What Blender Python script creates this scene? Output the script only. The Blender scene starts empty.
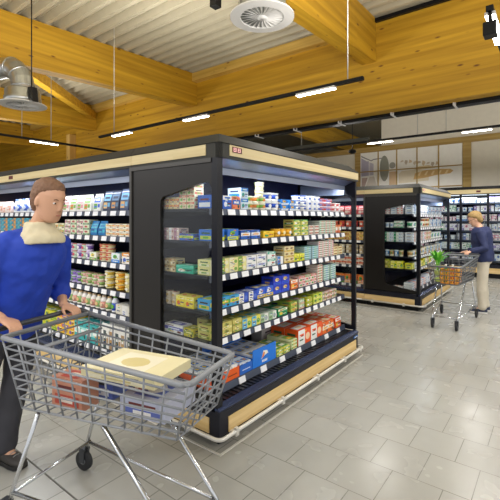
import bpy, bmesh, math, random
from mathutils import Vector, Matrix
from mathutils.geometry import tessellate_polygon
PI = math.pi
random.seed(7)
scn = bpy.context.scene
C = scn.collection

# ------------------------------------------------------------------ materials
def lin(h):
    v = [int(h[i:i+2], 16)/255 for i in (0, 2, 4)]
    return tuple((c/12.92 if c <= .04045 else ((c+.055)/1.055)**2.4) for c in v) + (1,)
_m = {}
def mat(h, rough=.5, metal=0., spec=.5, var=.0, scale=8., bump=0., coat=0.):
    """procedural principled material: base colour with a slight noise variation"""
    k = (h, rough, metal, spec, var, scale, bump, coat)
    if k in _m: return _m[k]
    m = bpy.data.materials.new('paint_'+h); m.use_nodes = True
    nt = m.node_tree; b = nt.nodes['Principled BSDF']
    b.inputs['Roughness'].default_value = rough
    b.inputs['Metallic'].default_value = metal
    b.inputs['Specular IOR Level'].default_value = spec
    b.inputs['Coat Weight'].default_value = coat
    c = lin(h)
    tc = nt.nodes.new('ShaderNodeTexCoord'); n = nt.nodes.new('ShaderNodeTexNoise')
    n.inputs['Scale'].default_value = scale; n.inputs['Detail'].default_value = 3
    nt.links.new(tc.outputs['Object'], n.inputs['Vector'])
    mx = nt.nodes.new('ShaderNodeMix'); mx.data_type = 'RGBA'
    v = var if var else .06
    mx.inputs[6].default_value = tuple(x*(1-v) for x in c[:3])+(1,)
    mx.inputs[7].default_value = tuple(min(1, x*(1+v)) for x in c[:3])+(1,)
    nt.links.new(n.outputs['Fac'], mx.inputs[0]); nt.links.new(mx.outputs[2], b.inputs['Base Color'])
    if bump:
        bp = nt.nodes.new('ShaderNodeBump'); bp.inputs['Strength'].default_value = bump; bp.inputs['Distance'].default_value = .01
        nt.links.new(n.outputs['Fac'], bp.inputs['Height']); nt.links.new(bp.outputs['Normal'], b.inputs['Normal'])
    _m[k] = m; return m
def emit(name, col, s):
    m = bpy.data.materials.new(name); m.use_nodes = True; nt = m.node_tree
    b = nt.nodes['Principled BSDF']; b.inputs['Base Color'].default_value = (.8, .8, .8, 1)
    b.inputs['Emission Color'].default_value = col+(1,); b.inputs['Emission Strength'].default_value = s
    return m
def wood(name, c1, c2, c3, axis, sc=1., rough=.62, knots=True):
    """boards running along the axis: stretched noise grain, lamella joints and small dark knots"""
    m = bpy.data.materials.new(name); m.use_nodes = True; nt = m.node_tree; L = nt.links
    b = nt.nodes['Principled BSDF']; b.inputs['Roughness'].default_value = rough
    tc = nt.nodes.new('ShaderNodeTexCoord')
    def mapped(s):
        mp = nt.nodes.new('ShaderNodeMapping'); mp.inputs['Scale'].default_value = s
        L.new(tc.outputs['Object'], mp.inputs['Vector']); return mp
    lo, hi = .5*sc, 14*sc
    s = [hi, hi, hi]; s[axis] = lo
    n = nt.nodes.new('ShaderNodeTexNoise'); n.inputs['Scale'].default_value = 1; n.inputs['Detail'].default_value = 6
    L.new(mapped(s).outputs[0], n.inputs['Vector'])
    r = nt.nodes.new('ShaderNodeValToRGB'); r.color_ramp.elements[0].position = .3; r.color_ramp.elements[1].position = .7
    r.color_ramp.elements[0].color = lin(c1); r.color_ramp.elements[1].color = lin(c2)
    L.new(n.outputs['Fac'], r.inputs[0])
    out = r.outputs[0]
    # lamellae: every 4 cm of height a slightly different board tone
    w = nt.nodes.new('ShaderNodeTexWhiteNoise'); w.noise_dimensions = '3D'
    s2 = [0, 0, 0]; s2[2] = 22*sc; s2[axis] = .35*sc
    fl = nt.nodes.new('ShaderNodeVectorMath'); fl.operation = 'FLOOR'
    L.new(mapped(s2).outputs[0], fl.inputs[0]); L.new(fl.outputs[0], w.inputs['Vector'])
    mx = nt.nodes.new('ShaderNodeMix'); mx.data_type = 'RGBA'; mx.blend_type = 'MULTIPLY'
    mr = nt.nodes.new('ShaderNodeMapRange'); mr.inputs['To Min'].default_value = .0; mr.inputs['To Max'].default_value = .35
    L.new(w.outputs['Value'], mr.inputs['Value']); L.new(mr.outputs[0], mx.inputs[0]); L.new(out, mx.inputs[6]); mx.inputs[7].default_value = lin(c1)
    mx.inputs[7].default_value = (.72, .66, .55, 1); out = mx.outputs[2]
    if knots:
        s3 = [7*sc]*3; s3[axis] = 2.6*sc
        v = nt.nodes.new('ShaderNodeTexVoronoi'); v.inputs['Scale'].default_value = 1.
        L.new(mapped(s3).outputs[0], v.inputs['Vector'])
        r2 = nt.nodes.new('ShaderNodeValToRGB'); r2.color_ramp.elements[0].position = .05; r2.color_ramp.elements[1].position = .14
        r2.color_ramp.elements[0].color = (0, 0, 0, 1); r2.color_ramp.elements[1].color = (1, 1, 1, 1)
        L.new(v.outputs['Distance'], r2.inputs[0])
        mk = nt.nodes.new('ShaderNodeMix'); mk.data_type = 'RGBA'
        L.new(r2.outputs[0], mk.inputs[0]); mk.inputs[6].default_value = lin(c3); L.new(out, mk.inputs[7]); out = mk.outputs[2]
    L.new(out, b.inputs['Base Color']); return m
def glass_mat(name, rough=.02):
    m = bpy.data.materials.new(name); m.use_nodes = True; nt = m.node_tree
    for n in list(nt.nodes): nt.nodes.remove(n)
    o = nt.nodes.new('ShaderNodeOutputMaterial'); mx = nt.nodes.new('ShaderNodeMixShader')
    t = nt.nodes.new('ShaderNodeBsdfTransparent'); t.inputs[0].default_value = (.93, .95, .95, 1)
    g = nt.nodes.new('ShaderNodeBsdfGlossy'); g.inputs['Roughness'].default_value = rough
    f = nt.nodes.new('ShaderNodeLayerWeight'); f.inputs['Blend'].default_value = .5
    pw = nt.nodes.new('ShaderNodeMath'); pw.operation = 'POWER'; pw.inputs[1].default_value = 4.; nt.links.new(f.outputs['Facing'], pw.inputs[0])
    ma = nt.nodes.new('ShaderNodeMath'); ma.operation = 'MULTIPLY_ADD'; ma.inputs[1].default_value = .6; ma.inputs[2].default_value = .025; nt.links.new(pw.outputs[0], ma.inputs[0])
    nt.links.new(ma.outputs[0], mx.inputs[0]); nt.links.new(t.outputs[0], mx.inputs[1]); nt.links.new(g.outputs[0], mx.inputs[2])
    nt.links.new(mx.outputs[0], o.inputs[0]); return m

BLACK = mat('111214', .45, spec=.3); CHAR = mat('1A1C26', .4, spec=.3); FRAME = mat('101219', .35, spec=.3); HEAD = mat('383833', .6, spec=.3)
PANEL = mat('171411', .38, .0, .35); NAVY = mat('12163A', .5, spec=.2); LINER = mat('9CA8C0', .4); STEEL = mat('C8CACC', .22, 1.)
CANOPY = mat('5C6680', .35, .3); RAIL = mat('D8D5CB', .35, .2); LIP = mat('3E4A6C', .18, .5); TAGRAIL = mat('454D5E', .35, .2)  # LIP carries a blue reflection in its base colour
TAG = mat('F4F5F7', .4); DUCT = mat('B9BBB8', .3, .9, var=.25, scale=14); WHITE = mat('EDEBE6', .5); CREAMWALL = mat('E4DFD0', .8)
OAK = wood('light_oak_y', 'D9B878', 'EBCF98', 'A97B3C', 1, 2.2, knots=False); OAKX = wood('light_oak_x', 'D9B878', 'EBCF98', 'A97B3C', 0, 2.2, knots=False)
HOAK = wood('pale_oak_y', 'D8C592', 'E4D4A6', 'BFA26A', 1, 2.2, knots=False); HOAKX = wood('pale_oak_x', 'D8C592', 'E4D4A6', 'BFA26A', 0, 2.2, knots=False)
GLU_X = wood('glulam_x', 'A87C0A', 'D0A224', '6A4010', 0); GLU_Y = wood('glulam_y', 'A87C0A', 'D0A224', '6A4010', 1)
TRIMG = wood('batten_wood', 'C09A40', 'DDB860', '6A4010', 0)
TRIMW = wood('trim_wood', 'A88A48', 'C4A868', '7A5A28', 0, knots=False)
GLASS = glass_mat('clear_glass')
LEDM = emit('led_strip_light', (.75, .88, 1.), 1.3); LUMM = emit('luminaire_light', (1., .96, .88), 22.)
RED_DIG = emit('red_digits', (1., .05, .03), .5)

# ------------------------------------------------------------------ mesh tools
class MB:
    """collects shapes with material slots and links them as one mesh object"""
    def __init__(s): s.v = []; s.f = []; s.mi = []; s.mats = []; s.sm = []
    def slot(s, m):
        if m not in s.mats: s.mats.append(m)
        return s.mats.index(m)
    def raw(s, vs, fs, m, smooth=False):
        o = len(s.v); k = s.slot(m); s.v += [tuple(v) for v in vs]
        for f in fs: s.f.append([o+i for i in f]); s.mi.append(k); s.sm.append(smooth)
        return s
    def box(s, x0, x1, y0, y1, z0, z1, m):
        if x0 > x1: x0, x1 = x1, x0
        if y0 > y1: y0, y1 = y1, y0
        vs = [(x, y, z) for z in (z0, z1) for y in (y0, y1) for x in (x0, x1)]
        return s.raw(vs, [(0, 2, 3, 1), (4, 5, 7, 6), (0, 1, 5, 4), (2, 6, 7, 3), (0, 4, 6, 2), (1, 3, 7, 5)], m)
    def prism(s, poly, axis, a, b, m, smooth=False):
        """poly of 2D points (the two other axes, in order) pushed from a to b along axis"""
        def P(p, t): q = list(p); q.insert(axis, t); return q
        n = len(poly); vs = [P(p, a) for p in poly]+[P(p, b) for p in poly]
        fs = [(i, (i+1) % n, n+(i+1) % n, n+i) for i in range(n)]
        o = len(s.v); s.raw(vs, fs, m, smooth)
        for t in tessellate_polygon([[Vector((p[0], p[1], 0)) for p in poly]]):
            s.raw([vs[i] for i in t], [(0, 1, 2)], m); s.raw([vs[n+i] for i in t], [(2, 1, 0)], m)
        return s
    def loft(s, secs, m, n=16, smooth=True, cap=True):
        """closed tube through (centre, vec a, vec b) sections"""
        vs = []
        for c, a, b in secs:
            c = Vector(c); a = Vector(a); b = Vector(b)
            for i in range(n):
                t = 2*PI*i/n; vs.append(c+a*math.cos(t)+b*math.sin(t))
        fs = []
        for k in range(len(secs)-1):
            for i in range(n): j = (i+1) % n; fs.append((k*n+i, k*n+j, (k+1)*n+j, (k+1)*n+i))
        if cap:
            fs.append(tuple(range(n-1, -1, -1))); fs.append(tuple(range((len(secs)-1)*n, len(secs)*n)))
        return s.raw(vs, fs, m, smooth)
    def lathe(s, prof, m, c=(0, 0, 0), n=20, smooth=True):
        return s.loft([((c[0], c[1], c[2]+z), (r, 0, 0), (0, r, 0)) for r, z in prof], m, n, smooth)
    def tube(s, pts, r, m, n=10):
        pts = [Vector(p) for p in pts]; secs = []; up = None
        for i, p in enumerate(pts):
            d = (pts[min(i+1, len(pts)-1)]-pts[max(i-1, 0)]).normalized()
            if up is None: up = d.orthogonal().normalized()
            a = (up-d*up.dot(d)).normalized(); up = a; b = d.cross(a)
            rr = r[i] if isinstance(r, (list, tuple)) else r
            secs.append((p, a*rr, b*rr))
        return s.loft(secs, m, n)
    def ball(s, c, r, m, n=12):
        c = Vector(c); rx, ry, rz = r if isinstance(r, (tuple, list)) else (r, r, r); secs = []
        for k in range(9):
            t = PI*k/8; q = max(math.sin(t), .02)
            secs.append((c+Vector((0, 0, -math.cos(t)*rz)), (rx*q, 0, 0), (0, ry*q, 0)))
        return s.loft(secs, m, n)
    def mesh(s, name):
        me = bpy.data.meshes.new(name); me.from_pydata(s.v, [], s.f)
        for m in s.mats: me.materials.append(m)
        me.polygons.foreach_set('material_index', s.mi); me.polygons.foreach_set('use_smooth', s.sm)
        bm = bmesh.new(); bm.from_mesh(me); bmesh.ops.recalc_face_normals(bm, faces=bm.faces); bm.to_mesh(me); bm.free()
        return me
    def build(s, name, parent=None, bevel=0):
        me = s.mesh(name)
        if parent is not None:
            me.transform(Matrix.Translation(-world_loc(parent)))
        o = bpy.data.objects.new(name, me); C.objects.link(o)
        if parent is not None: o.parent = parent
        if bevel:
            md = o.modifiers.new('bevel', 'BEVEL'); md.width = bevel; md.segments = 2; md.limit_method = 'ANGLE'
        return o
def world_loc(o):
    v = Vector((0, 0, 0))
    while o is not None: v += o.location; o = o.parent
    return v
def tag(o, label=None, cat=None, group=None, kind=None):
    if label: o['label'] = label
    if cat: o['category'] = cat
    if group: o['group'] = group
    if kind: o['kind'] = kind
    return o
def thing(name, label, cat, loc=(0, 0, 0), group=None):
    o = bpy.data.objects.new(name, None); C.objects.link(o); o.location = loc; o.empty_display_size = .1
    return tag(o, label, cat, group)
def struct(name, mb): return tag(mb.build(name), kind='structure')
def copy_tree(o, parent=None):
    c = o.copy(); C.objects.link(c); c.parent = parent
    for ch in o.children: copy_tree(ch, c)
    return c
ORD = 'zeroth first second third fourth fifth sixth seventh eighth ninth tenth eleventh twelfth thirteenth fourteenth fifteenth sixteenth seventeenth eighteenth nineteenth twentieth twenty-first twenty-second twenty-third twenty-fourth twenty-fifth twenty-sixth twenty-seventh twenty-eighth twenty-ninth thirtieth'.split()
ORD += ['thirty-'+w for w in ORD[1:10]]+['fortieth']+['forty-'+w for w in ORD[1:10]]

# ------------------------------------------------------------------ camera
th = math.atan(307/396.5)
cam = bpy.data.cameras.new('camera'); co = bpy.data.objects.new('camera', cam); C.objects.link(co)
cam.sensor_width = 36; cam.lens = 36*396.5/500; cam.shift_y = -(250-218)/500*1.0; cam.clip_end = 200
co.location = (0, 0, 1.6); co.rotation_euler = (PI/2, 0, th); scn.camera = co

# ------------------------------------------------------------------ the setting
def floor_material():
    m = bpy.data.materials.new('stone_tiles'); m.use_nodes = True; nt = m.node_tree; L = nt.links
    b = nt.nodes['Principled BSDF']
    tc = nt.nodes.new('ShaderNodeTexCoord'); mp = nt.nodes.new('ShaderNodeMapping')
    mp.inputs['Location'].default_value = (.2375, -2.54+3.4, 0); L.new(tc.outputs['Object'], mp.inputs['Vector'])
    br = nt.nodes.new('ShaderNodeTexBrick'); br.offset = .5
    for k, v in (('Scale', 1), ('Mortar Size', .0030), ('Mortar Smooth', .3), ('Bias', 0), ('Brick Width', .293), ('Row Height', .34)): br.inputs[k].default_value = v
    br.inputs['Color1'].default_value = lin('A9A79D'); br.inputs['Color2'].default_value = lin('A19F95'); br.inputs['Mortar'].default_value = lin('6C6A61')
    L.new(mp.outputs[0], br.inputs['Vector'])
    n = nt.nodes.new('ShaderNodeTexNoise'); n.inputs['Scale'].default_value = 7; n.inputs['Detail'].default_value = 2; L.new(tc.outputs['Object'], n.inputs['Vector'])
    mx = nt.nodes.new('ShaderNodeMix'); mx.data_type = 'RGBA'; mx.blend_type = 'MULTIPLY'; mx.inputs[0].default_value = .10
    L.new(br.outputs['Color'], mx.inputs[6]); L.new(n.outputs['Fac'], mx.inputs[7])
    hs = nt.nodes.new('ShaderNodeHueSaturation'); hs.inputs['Saturation'].default_value = .85; L.new(mx.outputs[2], hs.inputs['Color'])
    L.new(hs.outputs[0], b.inputs['Base Color'])
    n2 = nt.nodes.new('ShaderNodeTexNoise'); n2.inputs['Scale'].default_value = 5; L.new(tc.outputs['Object'], n2.inputs['Vector'])
    mr = nt.nodes.new('ShaderNodeMapRange'); mr.inputs['To Min'].default_value = .20; mr.inputs['To Max'].default_value = .32
    L.new(n2.outputs['Fac'], mr.inputs['Value']); L.new(mr.outputs[0], b.inputs['Roughness'])
    bp = nt.nodes.new('ShaderNodeBump'); bp.invert = True; bp.inputs['Strength'].default_value = .15; bp.inputs['Distance'].default_value = .002
    L.new(br.outputs['Fac'], bp.inputs['Height']); L.new(bp.outputs['Normal'], b.inputs['Normal'])
    return m
struct('floor', MB().box(-20, 5, -6, 20, -.1, 0, floor_material()))
struct('trim_1', MB().box(-6, -1.9, 1.172, 1.178, 0, .0015, mat('4A463E', .6)))
# corrugated steel roof deck, ribs along x, rising slightly to the back
def roofz(y): return 4.62+.046*y
ROOF = mat('B4AC93', .5, .1, var=.08)
mb = MB(); prof = []; y = -2.; 
while y < 20:
    z = roofz(y); prof += [(y, z+.10), (y+.05, z), (y+.075, z), (y+.082, z+.006), (y+.09, z), (y+.11, z), (y+.16, z+.10), (y+.20, z+.10), (y+.205, z+.094), (y+.21, z+.10)]; y += .25
n = len(prof); up = [(a, roofz(a)+.2) for a, b in prof]
vs = [(x, p[0], p[1]) for x in (-20, 3.5) for p in prof]
mb.raw(vs, [(i, i+1, n+i+1, n+i) for i in range(n-1)], ROOF)
mb.box(-20, 3.5, -2, 20, roofz(20)+.1, roofz(20)+.2, ROOF)
tag(mb.build('ceiling'), kind='structure')
# far walls
struct('wall_back', MB().box(-20, 5, 13., 13.2, 0, 3.98, CREAMWALL).box(-4.58, 5, 13., 13.2, 3.98, 5.3, CREAMWALL))
struct('wall_far', MB().box(-20, 5, 19.8, 20, 0, 5.8, CREAMWALL))
struct('wall_right', MB().box(3.5, 3.6, 9, 13, 0, 5.3, CREAMWALL))
struct('wall_left', MB().box(-20.1, -20, -6, 20, 0, 5.8, GLU_Y))
struct('trim_2', MB().box(-9, 3, 12.94, 13, 3.80, 3.97, TRIMW))
for k, (a, b) in enumerate(((-5.48, -5.28), (-2.18, -1.96))): struct('trim_%d' % (k+3), MB().box(a, b, 12.95, 13, 0, 3.8, TRIMW))

# timber structure
gd = thing('timber_girder', 'long deep glued-timber girder crossing the ceiling above the aisle', 'beam', (-6, 6.6, 3.37))
MB().box(-19.99, 3.4, 6.5, 6.72, 3.37, 4.90, GLU_X).build('girder_body', gd)
for a, b in ((-19.9, -15.25), (-14.75, -11.05), (-10.8, -6.85), (-6.6, -2.62)):
    MB().box(a, b, 6.34, 6.5, 4.72, 4.90, TRIMG).build('edge_batten', gd)
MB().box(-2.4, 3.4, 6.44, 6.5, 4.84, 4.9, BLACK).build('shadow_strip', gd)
BL = {-15.0: 'leftmost glued-timber roof beam, farthest to the left behind the bent duct', -10.9: 'second glued-timber beam from the left, behind the bent silver duct', -6.7: 'big glued-timber beam crossing the upper left of the ceiling', -2.5: 'glued-timber beam beside the round vent, top right of centre'}
for x, lab in BL.items():
    mb = MB()
    y0, y1 = -2., 6.499
    vs = [(xx, yy, zz) for xx in (x-.12, x+.12) for yy, zz in ((y0, 3.84+.055*y0), (y1, 3.84+.055*y1), (y1, roofz(y1)), (y0, roofz(y0)))]
    mb.raw(vs, [(0, 1, 2, 3), (7, 6, 5, 4), (0, 4, 5, 1), (2, 6, 7, 3), (1, 5, 6, 2), (0, 3, 7, 4)], GLU_Y)
    tag(mb.build('timber_beam'), lab, 'beam')
for x, lab in ((-6.6, 'timber beam beyond the long girder, seen under its lower edge left of the white wall'), (-11., 'timber beam beyond the long girder, far left')):
    mb = MB(); mb.box(x-.12, x+.12, 6.721, 19.79, 4.25, 4.93, GLU_Y); tag(mb.build('timber_beam'), lab, 'beam')
# diagonal brace in the roof plane
mb = MB(); a = Vector((-10.75, 6.36, 0)); b = Vector((-6.85, 1.7, 0)); d = (b-a).normalized(); nn = Vector((-d.y, d.x, 0))*.09
vs = [p+s*nn+Vector((0, 0, z)) for p in (a, b) for s in (-1, 1) for z in (4.42+.03*p.y/2-.02, 4.66+.02*p.y/2-.02)]
mb.raw(vs, [(0, 1, 3, 2), (4, 6, 7, 5), (0, 4, 5, 1), (2, 3, 7, 6), (0, 2, 6, 4), (1, 5, 7, 3)], GLU_Y)
tag(mb.build('diagonal_brace'), 'slim diagonal timber brace under the steel deck, running to the girder', 'brace')
tag(MB().box(-12.15, -11.95, 6.3, 6.5, 0, 4.2, wood('post_wood', 'D0A858', 'E0BC70', '7A5A28', 2)).build('timber_post'), 'slender pale timber post standing against the girder at far left', 'post')
# cable tray under the girder
t = thing('cable_tray', 'black cable tray with white clips running under the long girder', 'cable tray', (-3, 6.9, 3.33))
MB().box(-9, 2.5, 6.82, 6.98, 3.34, 3.37, BLACK).box(-9, 2.5, 6.82, 6.835, 3.37, 3.42, BLACK).box(-9, 2.5, 6.965, 6.98, 3.37, 3.42, BLACK).build('tray', t)
for i in range(7):
    x = -6.0+i*.95
    MB().box(x-.012, x+.012, 6.70, 7.0, 3.325, 3.34, WHITE).box(x-.012, x+.012, 6.70, 6.71, 3.34, 3.37, WHITE).box(x-.012, x+.012, 6.80, 6.815, 3.34, 3.42, WHITE).build('clip', t)
# ------------------------------------------------------------------ light tracks
def track(label, axis, a, b, fixed, z, lums, rods, rod_label=None):
    o = thing('light_track', label, 'light track', ((a+b)/2, fixed, z) if axis == 0 else (fixed, (a+b)/2, z))
    def bx(m, p0, p1, w, z0, z1, mt):
        return m.box(p0, p1, fixed-w, fixed+w, z0, z1, mt) if axis == 0 else m.box(fixed-w, fixed+w, p0, p1, z0, z1, mt)
    bx(MB(), a, b, .022, z, z+.035, BLACK).build('rail', o)
    for p in rods:
        q = (p, fixed) if axis == 0 else (fixed, p)
        MB().tube([(q[0], q[1], z+.035), (q[0], q[1], roofz(q[1])+.0)], .006, mat('C8C8C2', .4), 8).build('hanging_rod', o)
    for p0, p1 in lums:
        h = bx(MB(), p0, p1, .032, z-.022, z, WHITE).build('lamp_housing', o)
        d = bx(MB(), p0+.005, p1-.005, .028, z-.027, z-.022, LUMM).build('diffuser', h)
        d.location = (0, 0, 0)
        L = bpy.data.lights.new('luminaire_glow', 'AREA'); L.shape = 'RECTANGLE'; L.color = (1, .97, .94)
        L.energy = 16*(p1-p0)/.45; L.size, L.size_y = ((p1-p0, .08) if axis == 0 else (.08, p1-p0))
        lo = bpy.data.objects.new('luminaire_glow', L); C.objects.link(lo)
        lo.location = ((p0+p1)/2, fixed, z-.045) if axis == 0 else (fixed, (p0+p1)/2, z-.045)
    return o
track('black hanging light track with three lamps above the near refrigerated case', 0, -6.34, -1.55, 3.88, 3.0, [(-5.93, -5.43), (-4.19, -3.72), (-2.33, -1.86)], [-5.9, -1.72])
track('black hanging light track at far left running away behind the dairy case', 1, .2, 6.2, -7.3, 2.97, [(3.13, 3.62), (.6, 1.0)], [3.0, 3.5, 2.2])
track('black hanging light track behind the girder above the far case', 0, -4.6, 1.8, 7.17, 3.0, [(-2.78, -2.32), (-1.215, -.80), (.6, 1.05)], [-4.2, -1.9, -1.45, .3])
o = track('bright hanging lamp at the top right corner with spotlight', 1, 3.10, 6.0, -.36, 3.0, [(3.12, 3.7)], [4.2])
mb = MB(); c = Vector((-.345, 3.06, 2.86))
mb.box(c.x-.045, c.x+.035, c.y-.045, c.y+.05, c.z-.055, c.z+.035, BLACK)
sp = mb.build('spotlight_head', o, .008)
MB().tube([(-.36, 3.12, 3.0), (-.35, 3.08, 2.90)], .012, BLACK, 8).build('spotlight_stem', o)
MB().box(-.309, -.305, 3.02, 3.10, 2.815, 2.885, LUMM).build('spotlight_lens', sp)
MB().box(-4.6, -2.75, 7.14, 7.2, 3.036, 3.10, mat('4A4C44', .5)).build('carrier_rail', bpy.data.objects['light_track.002'])
# sensor
t = thing('ceiling_sensor', 'small black sensor hanging under the girder beside the wall mural', 'sensor', (-3.55, 8.5, 3.0))
MB().ball((-3.7, 8.6, 3.12), (.09, .09, .055), BLACK).build('sensor_head', t); MB().tube([(-3.7, 8.6, 3.16), (-3.7, 8.6, roofz(8.6))], .008, BLACK).build('hanging_rod', t)
# ------------------------------------------------------------------ air diffusers
def diffuser(label, c, R, duct):
    o = thing('air_diffuser', label, 'air vent', c)
    x, y, z = c; P = WHITE
    ring = MB()
    n = 40; ri = R*.68
    vs = []
    for rr, zz in ((R, z), (ri, z-.004), (ri, z+.02), (R, z+.012)):
        for i in range(n): t = 2*PI*i/n; vs.append((x+rr*math.cos(t), y+rr*math.sin(t), zz))
    fs = [(k*n+i, k*n+(i+1) % n, ((k+1) % 4)*n+(i+1) % n, ((k+1) % 4)*n+i) for k in range(4) for i in range(n)]
    ring.raw(vs, fs, P, False).build('face_plate', o)
    MB().lathe([(R*.16, 0), (R*.16, .02)], P, (x, y, z-.006), 20).build('hub', o)
    MB().lathe([(ri+.005, 0), (ri+.005, .01)], BLACK, (x, y, z+.05), 28).build('throat', o)
    for i in range(24):
        t = 2*PI*i/24; cs, sn = math.cos(t), math.sin(t); v = []
        for rr, ww in ((R*.15, .008), (ri+.002, .026)):
            for s, dz in ((-1, .018), (1, -.002)):
                for tk in (0, .002): v.append((x+cs*rr-sn*ww*s, y+sn*rr+cs*ww*s, z+dz+tk))
        MB().raw(v, [(0, 2, 6, 4), (1, 5, 7, 3), (0, 4, 5, 1), (2, 3, 7, 6), (0, 1, 3, 2), (4, 6, 7, 5)], P).build('swirl_vane', o)
    MB().lathe([(R*.78, .012), (R*.78, .10), (R*.74, .115), (R*.74, .20), (R*.70, .22)], DUCT, c, 32).build('plenum', o)
    if duct == 'up':
        MB().lathe([(R*.70, .22), (R*.70, .30), (R*.72, .31), (R*.72, .34), (R*.70, .35), (R*.70, 4.005-z)], DUCT, c, 32).build('duct', o)
    else:
        d = Vector(duct); pts = [Vector((x, y, z+.20)), Vector((x, y, z+.27))]
        rad = [R*.48, R*.48]
        cen = Vector((x, y, z+.27))+d*.31
        for k in range(1, 6):
            t = PI/2*k/5; pts.append(cen-d*.31*math.cos(t)+Vector((0, 0, .31*math.sin(t)))); rad.append(R*.48)
        pts.append(pts[-1]+d*3); rad.append(R*.48)
        secs = []; mb = MB()
        mb.tube(pts, rad, DUCT, 24); ob = mb.build('duct_elbow', o)
        for p in ob.data.polygons: p.use_smooth = len(p.vertices) == 4 and False
        for k in (1, 3, 5):
            q, dd = pts[k], (pts[k+1]-pts[k-1]).normalized()
            MB().tube([q-dd*.012, q+dd*.012], R*.505, DUCT, 24).build('duct_collar', o)
    return o
diffuser('round white swirl air vent under a silver duct at top centre', (-2.26, 3.11, 3.54), .31, 'up')
diffuser('round white swirl air vent under a bent silver duct at upper left', (-6.05, 2.50, 3.21), .31, (-.95, -.31, 0))
t = thing('duct_bracket', 'black bracket box beside the round white vent at top centre', 'bracket', (-2.66, 3.0, 3.62))
MB().box(-2.68, -2.60, 2.82, 2.90, 3.66, 4.05, BLACK).build('bracket_box', t); MB().tube([(-2.64, 2.86, 4.05), (-2.64, 2.86, roofz(2.86)+.02)], .01, BLACK).build('hanging_rod', t)
t = thing('hanging_speaker', 'small black loudspeaker hanging on a thin rod beside the bent duct', 'speaker', (-6.0, 2.7, 3.4))
p = (-5.77, 2.51)
MB().prism([(p[0]-.05, 3.42), (p[0]+.05, 3.41), (p[0]+.09, 3.20), (p[0]+.01, 3.26)], 1, p[1]-.04, p[1]+.04, BLACK).build('speaker_box', t)
MB().tube([(p[0]-.03, p[1], 3.41), (p[0]-.03, p[1], roofz(p[1])+.03)], .008, BLACK).build('hanging_rod', t)
# ------------------------------------------------------------------ wall mural
t = thing('wall_mural', 'cream wall mural in a wooden grid with a street view and baguette', 'wall art', (-3.7, 12.9, 2.2))
xs = [-5.26, -4.66, -4.06, -3.44, -2.82, -2.20]; zs = [1.95, 2.55, 3.15, 3.76]
MB().box(-5.27, -2.19, 12.93, 12.97, 1.9, 3.79, mat('FAF8F2', .7)).build('mural_board', t)
for x in xs[1:5]: MB().box(x-.016, x+.016, 12.905, 12.93, 1.9, 3.79, TRIMW).build('grid_bar', t)
for z in zs[1:3]: MB().box(-5.27, -2.19, 12.908, 12.93, z-.016, z+.016, TRIMW).build('grid_bar', t)
def flat(name, poly, h, dy=.0): return MB().prism(poly, 1, 12.925-dy, 12.931, mat(h, .8)).build(name, t)
flat('printed_house', [(-5.24, 3.0), (-5.24, 3.62), (-5.05, 3.5), (-4.98, 3.5), (-4.98, 3.02)], 'B9B4C8')
flat('printed_house', [(-4.96, 3.02), (-4.96, 3.46), (-4.82, 3.40), (-4.82, 3.02)], 'C9C5D2')
flat('printed_roofline', [(-5.24, 3.70), (-4.9, 3.52), (-4.82, 3.56), (-4.4, 3.58), (-4.4, 3.56), (-4.82, 3.53), (-4.9, 3.49), (-5.24, 3.66)], '8C8A92')
flat('printed_street', [(-5.2, 2.4), (-4.95, 2.98), (-4.8, 2.98), (-4.62, 2.4)], 'DDD6CC')
flat('printed_road', [(-5.24, 2.4), (-5.22, 2.95), (-5.02, 2.95), (-5.2, 2.4)], 'BFA9A0')
flat('printed_tree', [(-4.46+.15*math.cos(a), 3.22+.42*math.sin(a)) for a in [2*PI*i/20 for i in range(20)]], '9A9C90', .001)
flat('printed_bush', [(-4.2+.1*math.cos(a), 3.3+.1*math.sin(a)) for a in [2*PI*i/14 for i in range(14)]], 'A8A8A0')
flat('printed_wall', [(-4.3, 2.5), (-4.3, 3.1), (-4.06, 3.1), (-4.06, 2.5)], 'E6C9A4')
for i in range(9):
    x = -3.95+i*.13; z = 3.42-.02*i
    flat('printed_sketch', [(x, z-.05), (x+.02, z+.03*(i % 3)), (x+.09, z+.02), (x+.1, z-.03), (x+.05, z-.08*(i % 2)-.04)], ['D8CBB8', 'C8BBA8', 'DCC8A8'][i % 3])
flat('printed_field', [(-4.0, 3.0), (-3.9, 3.1), (-3.45, 3.12), (-3.1, 3.05), (-3.1, 2.75), (-4.0, 2.7)], 'EAE0C8')
flat('printed_baguette', [(-3.55, 2.80), (-3.5, 2.99), (-3.2, 3.07), (-2.8, 3.08), (-2.5, 3.06), (-2.42, 3.0), (-2.5, 2.93), (-2.9, 2.90), (-3.2, 2.84)], 'D9B478', .002)
for i in range(5): flat('printed_crust', [(-3.42+i*.19, 2.92), (-3.36+i*.19, 3.03), (-3.30+i*.19, 3.04), (-3.36+i*.19, 2.91)], 'EFD8A8', .004)
flat('printed_crust', [(-3.5, 3.1), (-3.4, 3.2), (-3.1, 3.22), (-2.9, 3.12)], 'E8D6B0')
W_ = 'F2F2EE'
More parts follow.
